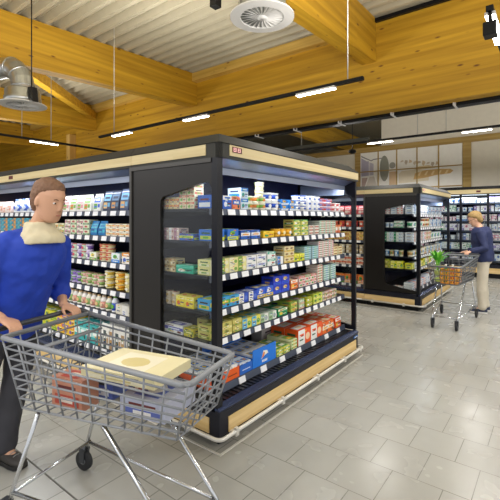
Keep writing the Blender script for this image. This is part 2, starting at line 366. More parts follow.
CORNER_RUNS = [
 [
  (2.1, 2.349, 'box', 0.1, 0.1, 0.14, 1, [('blue-white', '1E62C8', 'F2F2EE', 'E9EEF8')], 'dessert box'),
  (2.349, 2.447, 'box', 0.09, 0.1, 0.14, 1, [('orange-blue', 'F08A5A', '1E62C8', 'F2F2EE')], 'dessert box'),
  (2.447, 2.55, 'box', 0.09, 0.085, 0.14, 2, [('blue-white', 'CFE3EE', '2F7FD6', '2A9A90')], 'snack box'),
  (2.55, 2.819, 'tub', 0.085, 0.055, 0.085, 2, [('green-white', 'F3EFD8', '7DBB4E', 'E58A3A')], 'quark tub'),
  (2.819, 3.024, 'tub', 0.11, 0.075, 0.11, 2, [('white', 'F4F4F0', '2A56C0', 'F2F2EE')], 'curd tub'),
  (3.024, 3.305, 'box', 0.105, 0.05, 0.1, 2, [('blue-white', '2C86DA', 'F2F2EE', 'F0C64A')], 'fresh cheese box'),
  (3.305, 3.539, 'tub', 0.095, 0.05, 0.095, 3, [('cream', 'F4F2EA', 'D9C98A', '3C62B8')], 'fresh cheese tub'),
  (3.539, 3.82, 'tub', 0.095, 0.05, 0.095, 3, [('white-blue', 'F2F3F6', '6C8CCB', '3C62B8')], 'fresh cheese tub'),
  (3.82, 4.108, 'tub', 0.095, 0.045, 0.095, 3, [('white-lilac', 'ECEAF2', '8E86BE', 'C04A4A')], 'fresh cheese tub'),
  (4.108, 4.34, 'tub', 0.095, 0.05, 0.095, 2, [('pink-white', 'F4E4E2', 'D9706A', 'F4F4F4')], 'fresh cheese tub'),
 ],
 [
  (2.1, 2.447, 'box', 0.13, 0.085, 0.14, 1, [('blue-yellow', '2A6FCF', 'CFD94A', '6FB53A')], 'cheese spread box'),
  (2.447, 2.716, 'box', 0.12, 0.07, 0.13, 1, [('blue-white', '2A62C4', 'F2F2EE', 'E8A25A')], 'cheese wedge box'),
  (2.716, 2.959, 'box', 0.16, 0.055, 0.13, 1, [('yellow', 'F2C21A', 'F6D84A', '1E9A66')], 'butter box'),
  (2.959, 3.25, 'tub', 0.1, 0.07, 0.1, 1, [('yellow-white', 'F2B41E', 'F7E9B0', 'F2F2EE')], 'margarine tub'),
  (3.25, 3.539, 'box', 0.12, 0.05, 0.12, 3, [('green-yellow', 'E6E07A', '3FA25A', 'F2F2EE')], 'margarine box'),
  (3.539, 3.775, 'flat', 0.1, 0.03, 0.13, 3, [('white-brown', 'E9E4DA', '8A6A50', 'C8524A')], 'cheese pack'),
  (3.775, 4.159, 'flat', 0.125, 0.022, 0.14, 6, [('green-white', 'DDE7DC', '4C9E68', 'CC4B4B')], 'cheese slice pack'),
  (4.159, 4.34, 'tub', 0.1, 0.09, 0.1, 1, [('orange', 'E77B4A', 'F2C4A0', 'F2F2EE')], 'spread tub'),
 ],
 [
  (2.1, 2.524, 'box', 0.11, 0.055, 0.13, 2, [('cream', 'E9E29A', 'EDE9C6', '7EAA4A')], 'soft cheese box'),
  (2.524, 2.804, 'box', 0.13, 0.055, 0.13, 2, [('white-blue', 'F1F1EC', 'D9DCE8', '3E66B8')], 'soft cheese box'),
  (2.804, 2.959, 'box', 0.12, 0.06, 0.12, 2, [('white-teal', 'ECEFEA', '5BB3A0', 'F0F0EE')], 'camembert box'),
  (2.959, 3.091, 'box', 0.09, 0.07, 0.12, 1, [('white-blue', 'F2F2EE', '3C86D0', 'F2F2EE')], 'camembert box'),
  (3.091, 3.268, 'box', 0.1, 0.05, 0.12, 3, [('beige-yellow', 'E3D6A8', 'D8B34A', '9A7A4A')], 'camembert box'),
  (3.268, 3.459, 'box', 0.11, 0.07, 0.13, 1, [('lime', 'D6DB2C', 'EDEB6A', '5A8A2A')], 'cheese snack box'),
  (3.459, 3.753, 'flat', 0.125, 0.02, 0.14, 6, [('blue-green', 'BFD8DE', '4A9AB0', '6AAE4A')], 'cheese slice pack'),
  (3.753, 4.108, 'flat', 0.125, 0.02, 0.14, 8, [('red-white', 'EDE3E0', 'CC4A50', '4C9E68')], 'cheese slice pack'),
  (4.108, 4.34, 'flat', 0.1, 0.03, 0.13, 3, [('cream', 'EDE2B8', 'C8A45A', 'A0522D')], 'cheese slice pack'),
 ],
 [
  (2.1, 2.434, 'box', 0.12, 0.08, 0.13, 1, [('blue-yellow', '3FA3DC', 'E3D24A', '5FAE3F')], 'cheese stick box'),
  (2.434, 2.673, 'box', 0.12, 0.075, 0.13, 1, [('blue-white', '2A50BE', 'F2F2EE', '5A78D0')], 'mozzarella box'),
  (2.673, 2.911, 'box', 0.12, 0.085, 0.13, 1, [('blue-yellow', '3060D0', 'D8C05A', 'F2F2EE')], 'mozzarella box'),
  (2.911, 3.178, 'box', 0.14, 0.075, 0.13, 2, [('royal-blue', '2038B8', '3050D8', 'E8C04A')], 'grated cheese box'),
  (3.178, 3.361, 'box', 0.12, 0.085, 0.12, 1, [('orange-white', 'EE7A34', 'F4EDE0', 'F0C64A')], 'cheese cube box'),
  (3.361, 3.708, 'box', 0.12, 0.05, 0.12, 2, [('pink-white', 'EED9D4', 'D2524E', '5FA04A')], 'cheese pack'),
  (3.708, 3.866, 'flat', 0.11, 0.025, 0.14, 7, [('red-green', 'E8DFD0', 'C04444', '4C9E58')], 'cheese slice pack'),
  (3.866, 4.185, 'flat', 0.125, 0.022, 0.14, 7, [('green-blue', 'CFE2DA', '5AA58A', '5A7AB8')], 'cheese slice pack'),
 ],
 [
  (2.1, 2.472, 'box', 0.11, 0.05, 0.13, 2, [('olive-yellow', 'CFC56A', '8FA04A', 'EDE6A0')], 'grill cheese box'),
  (2.472, 2.716, 'box', 0.13, 0.08, 0.13, 1, [('yellow-blue', 'E6DC5A', '6FBBDC', '5AA03A')], 'grill cheese box'),
  (2.716, 2.959, 'box', 0.13, 0.07, 0.13, 1, [('white-green', 'E4E8DE', '8FB08A', 'A8B0B8')], 'feta box'),
  (2.959, 3.178, 'box', 0.15, 0.065, 0.13, 1, [('green-white', '1E9A5E', 'E8E4C8', 'E8C84A')], 'feta box'),
  (3.178, 3.342, 'box', 0.11, 0.045, 0.12, 2, [('green-yellow', '9CBB4A', 'D8CF5A', 'E06A4A')], 'cheese pack'),
  (3.342, 3.479, 'box', 0.1, 0.045, 0.12, 2, [('green-pink', 'B8D29A', 'E29A9A', 'F2F2EE')], 'cheese pack'),
  (3.479, 3.644, 'box', 0.11, 0.045, 0.12, 2, [('yellow-green', 'D8CE3A', '6AA03A', 'F2F2EE')], 'cheese pack'),
  (3.644, 3.843, 'box', 0.11, 0.05, 0.12, 2, [('lime', 'C2D44A', 'EDE98A', '4A8A3A')], 'cheese pack'),
  (3.843, 4.185, 'box', 0.12, 0.045, 0.12, 2, [('pink-green', 'E8CFC4', '7AB06A', 'C05050')], 'cheese pack'),
 ],
 [
  (2.959, 3.196, 'flat', 0.105, 0.03, 0.14, 2, [('yellow-green', 'E2DC6A', '5AA04A', 'F2F2DA')], 'cheese block pack'),
  (3.196, 3.342, 'flat', 0.105, 0.03, 0.14, 3, [('green-white', 'E4E8B8', '6AA84A', 'E8B84A')], 'cheese block pack'),
  (3.342, 3.843, 'box', 0.27, 0.15, 0.16, 1, [('orange-white', 'EE5A1E', 'F2F2EE', 'F8D8B0')], 'cheese slice box'),
  (3.843, 4.108, 'box', 0.14, 0.12, 0.14, 1, [('orange-cream', 'F0702A', 'F4E8D0', 'F8C060')], 'cheese slice box'),
  (4.108, 4.34, 'box', 0.14, 0.11, 0.14, 1, [('orange-white', 'EE5A1E', 'F2F2EE', 'F0C64A')], 'cheese slice box'),
 ],
]
DAIRY_RUNS = [
 [
  (2.9, 3.23, 'pouch', 0.13, 0.2, 0.05, 1, [('navy-orange', '33405E', 'E59A4A', '8FB3D0'), ('grey-blue', '4A5878', '6FA8D0', 'E0B070')], 'grated cheese pouch'),
  (3.23, 3.494, 'pouch', 0.13, 0.19, 0.05, 1, [('navy-grey', '2E3850', '5A7A9A', 'D8A060'), ('navy-blue', '36425E', '6FB0D8', 'E8C080')], 'grated cheese pouch'),
  (3.494, 3.709, 'pouch', 0.13, 0.17, 0.05, 1, [('white-blue', 'F0F0EC', '3A66D0', '6AAE4A')], 'sliced cheese pouch'),
  (3.709, 4.271, 'pouch', 0.13, 0.17, 0.05, 1, [('white-green', 'EEF0E6', '7CB84A', 'E58A4A'), ('white-pink', 'F4ECEA', 'E59AA0', '7CB84A')], 'sliced cheese pouch'),
  (4.293, 4.638, 'box', 0.11, 0.05, 0.1, 3, [('teal-white', 'CFE4DC', '2F9A86', 'D24A5A'), ('pink-teal', 'E9C0C0', '4AA898', 'F2F2EE')], 'yoghurt pack'),
  (4.662, 4.965, 'box', 0.15, 0.06, 0.12, 2, [('white', 'EDEAEC', 'C8A8B0', 'D8D8E8')], 'yoghurt pack'),
  (4.992, 5.56, 'bottle', 0.085, 0.17, 0.085, 1, [('white-blue', 'F0F2F6', '4A70D0', 'DCE6F4')], 'yoghurt drink bottle'),
  (5.621, 6.147, 'pouch', 0.13, 0.15, 0.05, 1, [('pink-white', 'F0D8CE', 'E0907A', 'F2F2EE')], 'dessert pouch'),
  (6.182, 6.743, 'pouch', 0.14, 0.15, 0.05, 1, [('teal-white', 'CFE8E6', '3AA0A0', 'F2F2EE')], 'dessert pouch'),
 ],
 [
  (2.9, 3.443, 'box', 0.11, 0.037, 0.12, 3, [('cream-white', 'F1EDDC', 'E3D08A', 'E58A3A')], 'soft cheese box'),
  (3.443, 3.727, 'pouch', 0.12, 0.14, 0.05, 1, [('blue-teal', '1E78B8', '3AB0C8', '0F4A88')], 'fish pouch'),
  (3.727, 4.227, 'box', 0.11, 0.05, 0.1, 3, [('green-red', 'DCE2C8', '4A8A5A', 'C84A5A'), ('white-pink', 'EFE9DA', 'C86A9A', '7AB04A')], 'spread pack'),
  (4.227, 5.045, 'box', 0.12, 0.055, 0.1, 2, [('cream-green', 'EEE8CC', '9AB86A', 'E0A04A')], 'spread pack'),
  (5.045, 6.743, 'box', 0.12, 0.055, 0.1, 3, [('teal-blue', '2A88A8', '4AB0C8', 'E8A04A')], 'spread pack'),
 ],
 [
  (2.9, 3.182, 'box', 0.13, 0.1, 0.12, 1, [('white-orange', 'F4F0E8', 'EE9A3A', '3A62C0')], 'dessert box'),
  (3.182, 3.376, 'box', 0.13, 0.09, 0.12, 1, [('blue-green', 'E4EEF0', '3A8ADC', '5AB04A')], 'dessert box'),
  (3.376, 3.582, 'tub', 0.105, 0.04, 0.105, 4, [('cream-red', 'F2EBC8', 'E9D898', 'C8503A')], 'spread tub'),
  (3.582, 3.746, 'box', 0.12, 0.08, 0.12, 1, [('white-green', 'EEF0E0', '6AAA4A', 'E8D04A')], 'spread pack'),
  (3.746, 4.185, 'tub', 0.085, 0.075, 0.085, 2, [('purple-white', 'D8C8E4', '7A5AA8', 'F2F2EE'), ('green-pink', 'C8DCC0', '4A9A5A', 'D85A6A')], 'yoghurt cup'),
  (4.185, 6.743, 'tub', 0.09, 0.075, 0.09, 2, [('purple-white', 'D8C8E4', '7A5AA8', 'F2F2EE')], 'yoghurt cup'),
 ],
 [
  (2.9, 3.182, 'tub', 0.12, 0.055, 0.12, 3, [('teal-yellow', 'E9DFA0', '3AB8A0', 'F2F0DC')], 'pudding tub'),
  (3.182, 3.359, 'tub', 0.12, 0.055, 0.12, 3, [('orange-yellow', 'E8B83A', 'F0A020', 'F4E4A0')], 'pudding tub'),
  (3.359, 3.529, 'tub', 0.11, 0.055, 0.11, 3, [('yellow-cream', 'EDE2A0', 'D8B83A', 'F2F0DC')], 'pudding tub'),
  (3.529, 3.938, 'tub', 0.09, 0.06, 0.09, 2, [('green-white', 'E3E6CC', '8FB05A', 'E0A8A0')], 'yoghurt cup'),
  (3.938, 4.59, 'tub', 0.09, 0.06, 0.09, 2, [('purple-green', 'C8BCE0', '6A9A5A', '8A6AC0')], 'yoghurt cup'),
  (4.59, 6.743, 'tub', 0.1, 0.06, 0.1, 2, [('lilac-white', 'C8BCE0', '8A6AC0', 'F2F2EE')], 'yoghurt cup'),
 ],
 [
  (2.9, 3.277, 'box', 0.2, 0.09, 0.13, 1, [('white', 'EEEDE6', 'E4E0D0', 'F2F2EE')], 'quark multipack'),
  (3.277, 3.392, 'bottle', 0.075, 0.15, 0.075, 1, [('blue-white', 'F2F4F8', '2A56C8', '6AAE3A')], 'milk drink bottle'),
  (3.392, 4.271, 'bottle', 0.08, 0.135, 0.08, 1, [('cream-green', 'F2EFDC', '8FB86A', 'E8C08A'), ('white-pink', 'F4EEE8', 'E09A8A', 'D8C0A0')], 'yoghurt drink bottle'),
  (4.271, 4.59, 'tub', 0.09, 0.09, 0.09, 1, [('pink-white', 'E9CFDC', 'C07AA8', 'F2F2EE')], 'yoghurt cup'),
  (4.59, 6.743, 'tub', 0.1, 0.08, 0.1, 1, [('pink-white', 'E9CFDC', 'C07AA8', 'F2F2EE')], 'yoghurt cup'),
 ],
 [
  (2.9, 3.582, 'carton', 0.09, 0.17, 0.1, 1, [('white-brown', 'F2F1EA', 'B8956A', '4A5A5A')], 'milk carton'),
  (3.582, 4.018, 'box', 0.115, 0.18, 0.12, 1, [('teal', '3AB0B0', 'A0E0D8', 'F2F2EE')], 'drink carton box'),
  (4.018, 4.404, 'box', 0.13, 0.1, 0.12, 2, [('yellow-orange', 'F0C83A', 'EE8A1E', '7A5AB0')], 'custard box'),
  (4.404, 6.743, 'box', 0.14, 0.1, 0.12, 2, [('green-yellow', 'D8D83A', '7AA83A', 'F2F2EE')], 'custard box'),
 ],
]
# ------------------------------------------------------------------ refrigerated cases
SH = [1.67, 1.43, 1.18, .92, .705]; TRAY = .345
def rounded_rail(pts, r, n=6):
    out = [Vector(pts[0])]
    for i in range(1, len(pts)-1):
        p = Vector(pts[i]); a = (Vector(pts[i-1])-p).normalized(); b = (Vector(pts[i+1])-p).normalized()
        for k in range(n+1):
            t = k/n; out.append((p+a*r)*(1-t)**2+p*2*t*(1-t)+(p+b*r)*t*t)
    return out+[Vector(pts[-1])]
def end_panel(name, y0, y1, parent, mp, mliner):
    """black end wall with a slanted window: outer outline and window hole in (x, z)"""
    outer = [(-2.82, .30), (-1.85, .30), (-1.85, 2.02), (-2.82, 2.02)]
    hole = [(-2.40, .42), (-2.15, .375), (-1.90, .345), (-1.90, 1.80), (-1.915, 1.835), (-1.95, 1.855), (-2.10, 1.83), (-2.42, 1.765), (-2.445, 1.74), (-2.45, 1.70), (-2.45, .47), (-2.435, .435)]
    cx, cz = -2.18, 1.1; mb = MB()
    angs = sorted(set([2*PI*i/72 for i in range(72)]+[math.atan2(p[1]-cz, p[0]-cx) % (2*PI) for p in outer+hole]))
    def hit(poly, a):
        dx, dz = math.cos(a), math.sin(a); best = None
        for i in range(len(poly)):
            (ax, az), (bx, bz) = poly[i], poly[(i+1) % len(poly)]; ex, ez = bx-ax, bz-az; det = dx*ez-dz*ex
            if abs(det) < 1e-9: continue
            t = ((ax-cx)*ez-(az-cz)*ex)/det; u = ((ax-cx)*dz-(az-cz)*dx)/det
            if t > 0 and -1e-6 <= u <= 1+1e-6: best = t if best is None else min(best, t)
        return (cx+dx*best, cz+dz*best)
    O = [hit(outer, a) for a in angs]; I = [hit(hole, a) for a in angs]; n = len(angs)
    vs = [(p[0], yy, p[1]) for yy in (y0, y1) for L in (O, I) for p in L]; fs = []
    for i in range(n):
        j = (i+1) % n
        fs += [(i, j, n+j, n+i), (2*n+i, 3*n+i, 3*n+j, 2*n+j), (i, 2*n+i, 2*n+j, j), (n+i, n+j, 3*n+j, 3*n+i)]
    mb.raw(vs, fs, mp); o = mb.build(name, parent)
    ym = (y0+y1)/2
    MB().prism([(p[0], p[1]) for p in hole], 1, ym-.003, ym+.003, GLASS).build('side_glass', parent)
    return o
def tags_corner(shelf, z, y0, y1, step, dx=0):
    y = y0
    while y < y1-.08:
        s = MB(); s.raw([(-1.968, y, z-.046), (-1.968, y+.085, z-.046), (-1.975, y+.085, z-.006), (-1.975, y, z-.006), (-1.964, y, z-.047), (-1.964, y+.085, z-.047), (-1.972, y+.085, z-.004), (-1.972, y, z-.004)],
              [(0, 1, 2, 3), (7, 6, 5, 4), (0, 4, 5, 1), (3, 2, 6, 7), (0, 3, 7, 4), (1, 5, 6, 2)], TAG)
        s.build('price_tag', shelf); y += step
def corner_case(label):
    o = thing('refrigerated_case', label, 'refrigerated case', (-2.3, 3.2, 0))
    Y0, Y1 = 2.02, 4.43
    MB().box(-2.80, -1.89, 2.08, 4.37, 0, .085, BLACK).build('plinth', o)
    b = MB()  # base body with lip profile
    b.box(-2.82, -1.836, Y0+.006, Y1-.006, .085, .25, CHAR).box(-1.87, -1.834, Y0+.002, Y1-.002, .25, .266, CHAR)
    b.build('base', o, .004)
    # lip: sloped metal deck edge, blue reflection put into its colour, on the open side and the end
    MB().prism([(-1.83, .266), (-1.83, .278), (-1.872, .300), (-1.872, .266)], 1, Y0, Y1, LIP).build('front_lip', o)
    MB().box(-2.82, -1.90, Y0, Y0+.05, .25, .285, CHAR).build('end_lip', o)
    MB().box(-1.836, -1.828, Y0+.10, Y1-.07, .092, .198, OAK).build('base_wood_panel', o)
    MB().box(-2.82, -1.93, Y0-.002, Y0+.006, .092, .198, OAKX).build('base_wood_panel', o)
    MB().box(-1.836, -1.826, Y1-.13, Y1-.03, .225, .243, mat('2F6FB8', .4)).box(-1.828, -1.825, Y1-.115, Y1-.05, .230, .238, WHITE).build('maker_badge', o)
    tag(o.children[-1], 'small blue and white badge')
    # grille deck
    g = MB().box(-2.0, -1.873, Y0+.05, Y1-.05, .25, .29, BLACK)
    for k in range(46): y = Y0+.08+k*.05; g.box(-1.99, -1.885, y, y+.02, .29, .296, CHAR)
    g.build('air_grille', o)
    # bumper rail with brackets
    pts = rounded_rail([(-2.84, 1.975, .10), (-1.785, 1.975, .10), (-1.785, 4.47, .10), (-2.2, 4.47, .10)], .06)
    rl = MB().tube(pts, .014, RAIL, 10).build('bumper_rail', o)
    for y in (2.15, 2.75, 3.35, 3.95, 4.36): MB().box(-1.836, -1.775, y-.02, y+.02, .078, .098, RAIL).box(-1.797, -1.772, y-.014, y+.014, .07, .125, RAIL).build('rail_bracket', rl)
    for x in (-2.1, -2.65): MB().box(x-.02, x+.02, 1.965, 2.03, .078, .098, RAIL).box(x-.014, x+.014, 1.962, 1.987, .07, .125, RAIL).build('rail_bracket', rl)
    MB().box(-1.80, -1.785, 1.98, 4.47, 0, .006, RAIL).box(-2.84, -1.785, 1.98, 1.995, 0, .006, RAIL).build('floor_line', o)  # thin pale strip on the floor along the case
    # back and far body
    MB().box(-2.66, -2.62, Y0+.04, Y1-.04, .25, 2.02, NAVY).build('back_panel', o)
    MB().box(-2.62, -2.0, Y0+.04, Y1-.04, .25, TRAY-.045, BLACK).build('bottom_deck', o)
    end_panel('end_panel', Y0, Y0+.035, o, PANEL, LINER)
    end_panel('end_panel', Y1-.045, Y1-.01, o, FRAME, LINER)
    MB().box(-2.58, -1.99, Y1-.052, Y1-.046, 1.87, 2.0, LINER).build('side_liner', o)
    MB().box(-2.835, -2.805, Y0-.012, Y0, .285, 2.02, mat('3A3834', .4)).box(-2.805, -1.90, Y0-.012, Y0, 1.99, 2.02, mat('3A3834', .4)).build('panel_edge', o)
    MB().box(-1.90, -1.845, Y0-.004, Y0+.05, .285, 2.02, FRAME).build('corner_post', o)
    # header: dark cap with chamfer, pale wood strip, corner blocks
    cap = [(-1.83, 2.118), (-1.825, 2.128), (-1.87, 2.18), (-2.9, 2.18), (-2.9, 2.118)]
    h = MB().raw([(-2.82, Y0-.005, 2.125), (-1.825, Y0-.005, 2.125), (-1.825, Y1, 2.125), (-2.82, Y1, 2.125), (-2.82, Y0+.038, 2.19), (-1.868, Y0+.038, 2.19), (-1.868, Y1-.2, 2.19), (-2.82, Y1-.2, 2.19)],
          [(0, 3, 2, 1), (4, 5, 6, 7), (0, 1, 5, 4), (2, 3, 7, 6), (1, 2, 6, 5), (0, 4, 7, 3)], HEAD)
    h.build('header_cap', o)
    f = MB().box(-1.87, -1.834, Y0+.004, Y1-.004, 2.022, 2.125, HEAD).box(-2.82, -1.834, Y0+.004, Y0+.04, 2.022, 2.125, HEAD).box(-2.82, -1.87, Y0+.04, Y1-.004, 2.06, 2.125, HEAD)
    f.build('header_fascia', o)
    MB().box(-1.834, -1.828, Y0+.11, Y1-.01, 2.042, 2.118, HOAK).build('header_wood_strip', o)
    MB().box(-2.82, -1.96, Y0-.002, Y0+.004, 2.042, 2.118, HOAKX).build('header_wood_strip', o)
    dsp = MB().box(-1.828, -1.824, Y0+.135, Y0+.24, 2.068, 2.108, mat('5A1A14', .4)).build('temperature_display', o)
    for k in range(2):
        y = Y0+.145+k*.047
        dd = MB()
        for (a, b, c, d) in ((0, .03, 0, .004), (0, .03, .012, .016), (0, .03, .024, .028), (0, .005, 0, .028), (.025, .03, 0, .028)): dd.box(-1.824, -1.8225, y+a, y+b, 2.074+c, 2.074+d, RED_DIG)
        dd.build('red_digit', dsp)
    # canopy underside with LED strip
    MB().prism([(-1.87, 2.022), (-1.87, 2.04), (-2.05, 2.03), (-2.05, 1.985), (-1.98, 1.975)], 1, Y0+.05, Y1-.05, CANOPY).build('canopy_lining', o)
    MB().box(-1.986, -1.978, Y0+.05, Y1-.05, 1.925, 1.99, mat('9AA4B8', .3, .3)).build('light_valance', o)  # lip band, added to hide the bright LED behind it
    MB().box(-2.035, -1.985, Y0+.08, Y1-.08, 1.962, 1.972, LEDM).build('led_strip', o)
    MB().box(-2.62, -2.05, Y0+.04, Y1-.04, 2.02, 2.05, NAVY).build('inner_ceiling', o)
    for i, z in enumerate(SH):
        s = MB().box(-2.60, -1.985, Y0+.04, Y1-.06, z-.022, z, CHAR).build('shelf', o)
        MB().prism([(-1.985, z-.048), (-1.972, z-.048), (-1.979, z-.002), (-1.985, z-.002)], 1, Y0+.06, Y1-.06, TAGRAIL).build('tag_rail', s)
        for yb in (2.15, 4.25): MB().prism([(-2.60, z-.022), (-2.02, z-.022), (-2.10, z-.04), (-2.60, z-.09)], 1, yb, yb+.006, CHAR).build('shelf_bracket', s)
        tags_corner(s, z, Y0+.11+.013*i, Y1-.07, .142)
    s = MB().box(-2.60, -1.985, Y0+.06, Y1-.06, TRAY-.03, TRAY, CHAR).build('shelf', o)
    MB().prism([(-1.985, TRAY-.055), (-1.965, TRAY-.045), (-1.979, TRAY+.005), (-1.985, TRAY+.005)], 1, Y0+.06, Y1-.06, TAGRAIL).build('tag_rail', s)
    y = Y0+.09
    while y < Y1-.15: MB().prism([(-1.968, TRAY-.048), (-1.959, TRAY-.044), (-1.970, TRAY+.002), (-1.976, TRAY+.0)], 1, y, y+.08, TAG).build('price_tag', s); y += .29
    return o
def dairy_case(label, x1=-7.95, xvis=-5.85, tagstep=.15):
    o = thing('refrigerated_case', label, 'refrigerated case', ((x1-2.83)/2, 2.5, 0))
    X0 = -2.825; Y0 = 2.02
    MB().box(x1, X0, 2.08, 2.98, 0, .085, BLACK).build('plinth', o)
    MB().box(x1, X0, Y0+.006, 3.0, .085, .25, CHAR).build('base', o)
    MB().prism([(Y0, .245), (Y0, .275), (Y0+.07, .305), (Y0+.07, .245)], 0, x1, X0, LIP).build('front_lip', o)
    MB().box(x1, X0-.0, Y0-.002, Y0+.006, .092, .198, OAKX).build('base_wood_panel', o)
    MB().box(x1, X0, Y0+.07, Y0+.16, .25, .29, BLACK).build('air_grille', o)
    rl = MB().tube([(x1, 1.975, .10), (-2.845, 1.975, .10)], .014, RAIL, 10).build('bumper_rail', o)
    for k in range(7): x = -3.2-.6*k; MB().box(x-.02, x+.02, 1.965, 2.026, .078, .098, RAIL).build('rail_bracket', rl)
    MB().box(x1, -2.845, 1.98, 1.995, 0, .006, RAIL).build('floor_line', o)
    MB().box(x1, X0, 2.78, 2.82, .25, 2.02, NAVY).build('back_panel', o)
    MB().box(x1, X0, 2.18, 2.78, .25, TRAY-.03, BLACK).build('bottom_deck', o)
    MB().raw([(x, y, z) for x in (x1, X0) for y, z in ((Y0-.005, 2.125), (Y0+.038, 2.19), (3.0, 2.19), (3.0, 2.125))], [(0, 1, 2, 3), (7, 6, 5, 4), (0, 4, 5, 1), (1, 5, 6, 2), (2, 6, 7, 3), (3, 7, 4, 0)], HEAD).build('header_cap', o)
    MB().box(x1, X0, Y0+.004, Y0+.04, 2.022, 2.125, HEAD).build('header_fascia', o)
    MB().box(x1, X0, Y0-.002, Y0+.004, 2.042, 2.118, HOAKX).build('header_wood_strip', o)
    dsp = MB().box(-5.27, -5.16, Y0-.006, Y0-.002, 2.068, 2.108, mat('5A1A14', .4)).build('temperature_display', o)
    MB().prism([(Y0+.04, 2.022), (Y0+.04, 2.04), (Y0+.24, 2.03), (Y0+.24, 1.985), (Y0+.15, 1.975)], 0, x1, X0-.01, CANOPY).build('canopy_lining', o)
    MB().box(x1, X0-.01, Y0+.142, Y0+.15, 1.925, 1.99, mat('9AA4B8', .3, .3)).build('light_valance', o)  # added band that screens the LED from view
    MB().box(x1, X0-.05, Y0+.165, Y0+.215, 1.965, 1.973, LEDM).build('led_strip', o)
    MB().box(x1, X0, Y0+.24, 2.78, 2.02, 2.05, NAVY).build('inner_ceiling', o)
    for i, z in enumerate(SH+[TRAY]):
        s = MB().box(x1, X0-.01, 2.165, 2.76, z-.022, z, CHAR).build('shelf', o)
        MB().prism([(2.165, z-.048), (2.152, z-.048), (2.159, z-.002), (2.165, z-.002)], 0, x1, X0-.01, TAGRAIL).build('tag_rail', s)
        x = X0-.12; one = MB(); k = 0
        while x > xvis:
            def q(mb): mb.prism([(2.145, z-.048), (2.150, z-.048), (2.157, z-.004), (2.152, z-.004)], 0, x-.085, x, TAG)
            if i == 5: q(one)
            else: m1 = MB(); q(m1); m1.build('price_tag', s)
            x -= tagstep; k += 1
        if i == 5: tag(one.build('price_tag', s), kind='stuff')
    return o
cc1 = corner_case('near black refrigerated case with glass end wall and long open side')
dc1 = dairy_case('black refrigerated dairy case on the left behind the person in blue')
DY = 5.08
cc2 = copy_tree(cc1); cc2.location.y += DY; cc2['label'] = 'far black refrigerated case beside the standing shopper, glass end wall'
dc2 = dairy_case('open refrigerated case far back, left of the far black end wall', -5.6, -3.7); dc2.location.y += DY
# case on the back wall
def back_case():
    o = thing('wall_refrigerator', 'tall refrigerated wall case with glass doors behind the standing shopper', 'refrigerated case', (-2, 12.5, 0))
    x0, x1, Y = -7.0, 1.2, 12.2
    MB().box(x0, x1, Y+.05, 12.9, 0, .10, BLACK).build('plinth', o)
    MB().box(x0, x1, Y, 12.9, .10, .36, CHAR).build('base', o)
    MB().box(x0, x1, Y-.012, Y, .13, .27, OAKX).build('base_wood_panel', o)
    MB().box(x0, x1, 12.82, 12.9, .36, 2.24, NAVY).build('back_panel', o)
    MB().box(x0, x1, Y, 12.9, 2.24, 2.40, HEAD).box(x0, x1, Y-.01, 12.9, 2.38, 2.45, BLACK).build('header', o)
    MB().box(x0, x1, Y-.014, Y, 2.26, 2.37, HOAKX).build('header_wood_strip', o)
    MB().box(-1.72, -1.62, Y-.018, Y-.014, 2.29, 2.34, mat('5A1A14', .4)).build('temperature_display', o)
    MB().box(x0, x1, Y+.06, Y+.12, 2.22, 2.235, LEDM).build('led_strip', o)
    for z in (.46, .74, 1.0, 1.26, 1.52, 1.78, 2.02):
        s = MB().box(x0, x1, Y+.12, 12.8, z-.03, z, CHAR).build('shelf', o)
        MB().box(x0, x1, Y+.11, Y+.12, z-.045, z, TAGRAIL).build('tag_rail', s)
    for x in (-2.78, -2.10, -1.45, -.8): MB().box(x-.03, x+.03, Y, Y+.03, .36, 2.24, CHAR).build('door_post', o)
    for a, b in ((-3.4, -2.82), (-2.74, -2.14), (-2.06, -1.49), (-1.41, -.84)):
        d = MB().box(a, b, Y+.005, Y+.013, .38, 2.22, GLASS).build('glass_door', o)
        MB().box(b-.05, b-.03, Y-.03, Y-.01, .9, 1.5, STEEL).box(b-.046, b-.034, Y-.012, Y+.005, .95, .97, STEEL).box(b-.046, b-.034, Y-.012, Y+.005, 1.43, 1.45, STEEL).build('door_handle', d)
    return o
back_case()

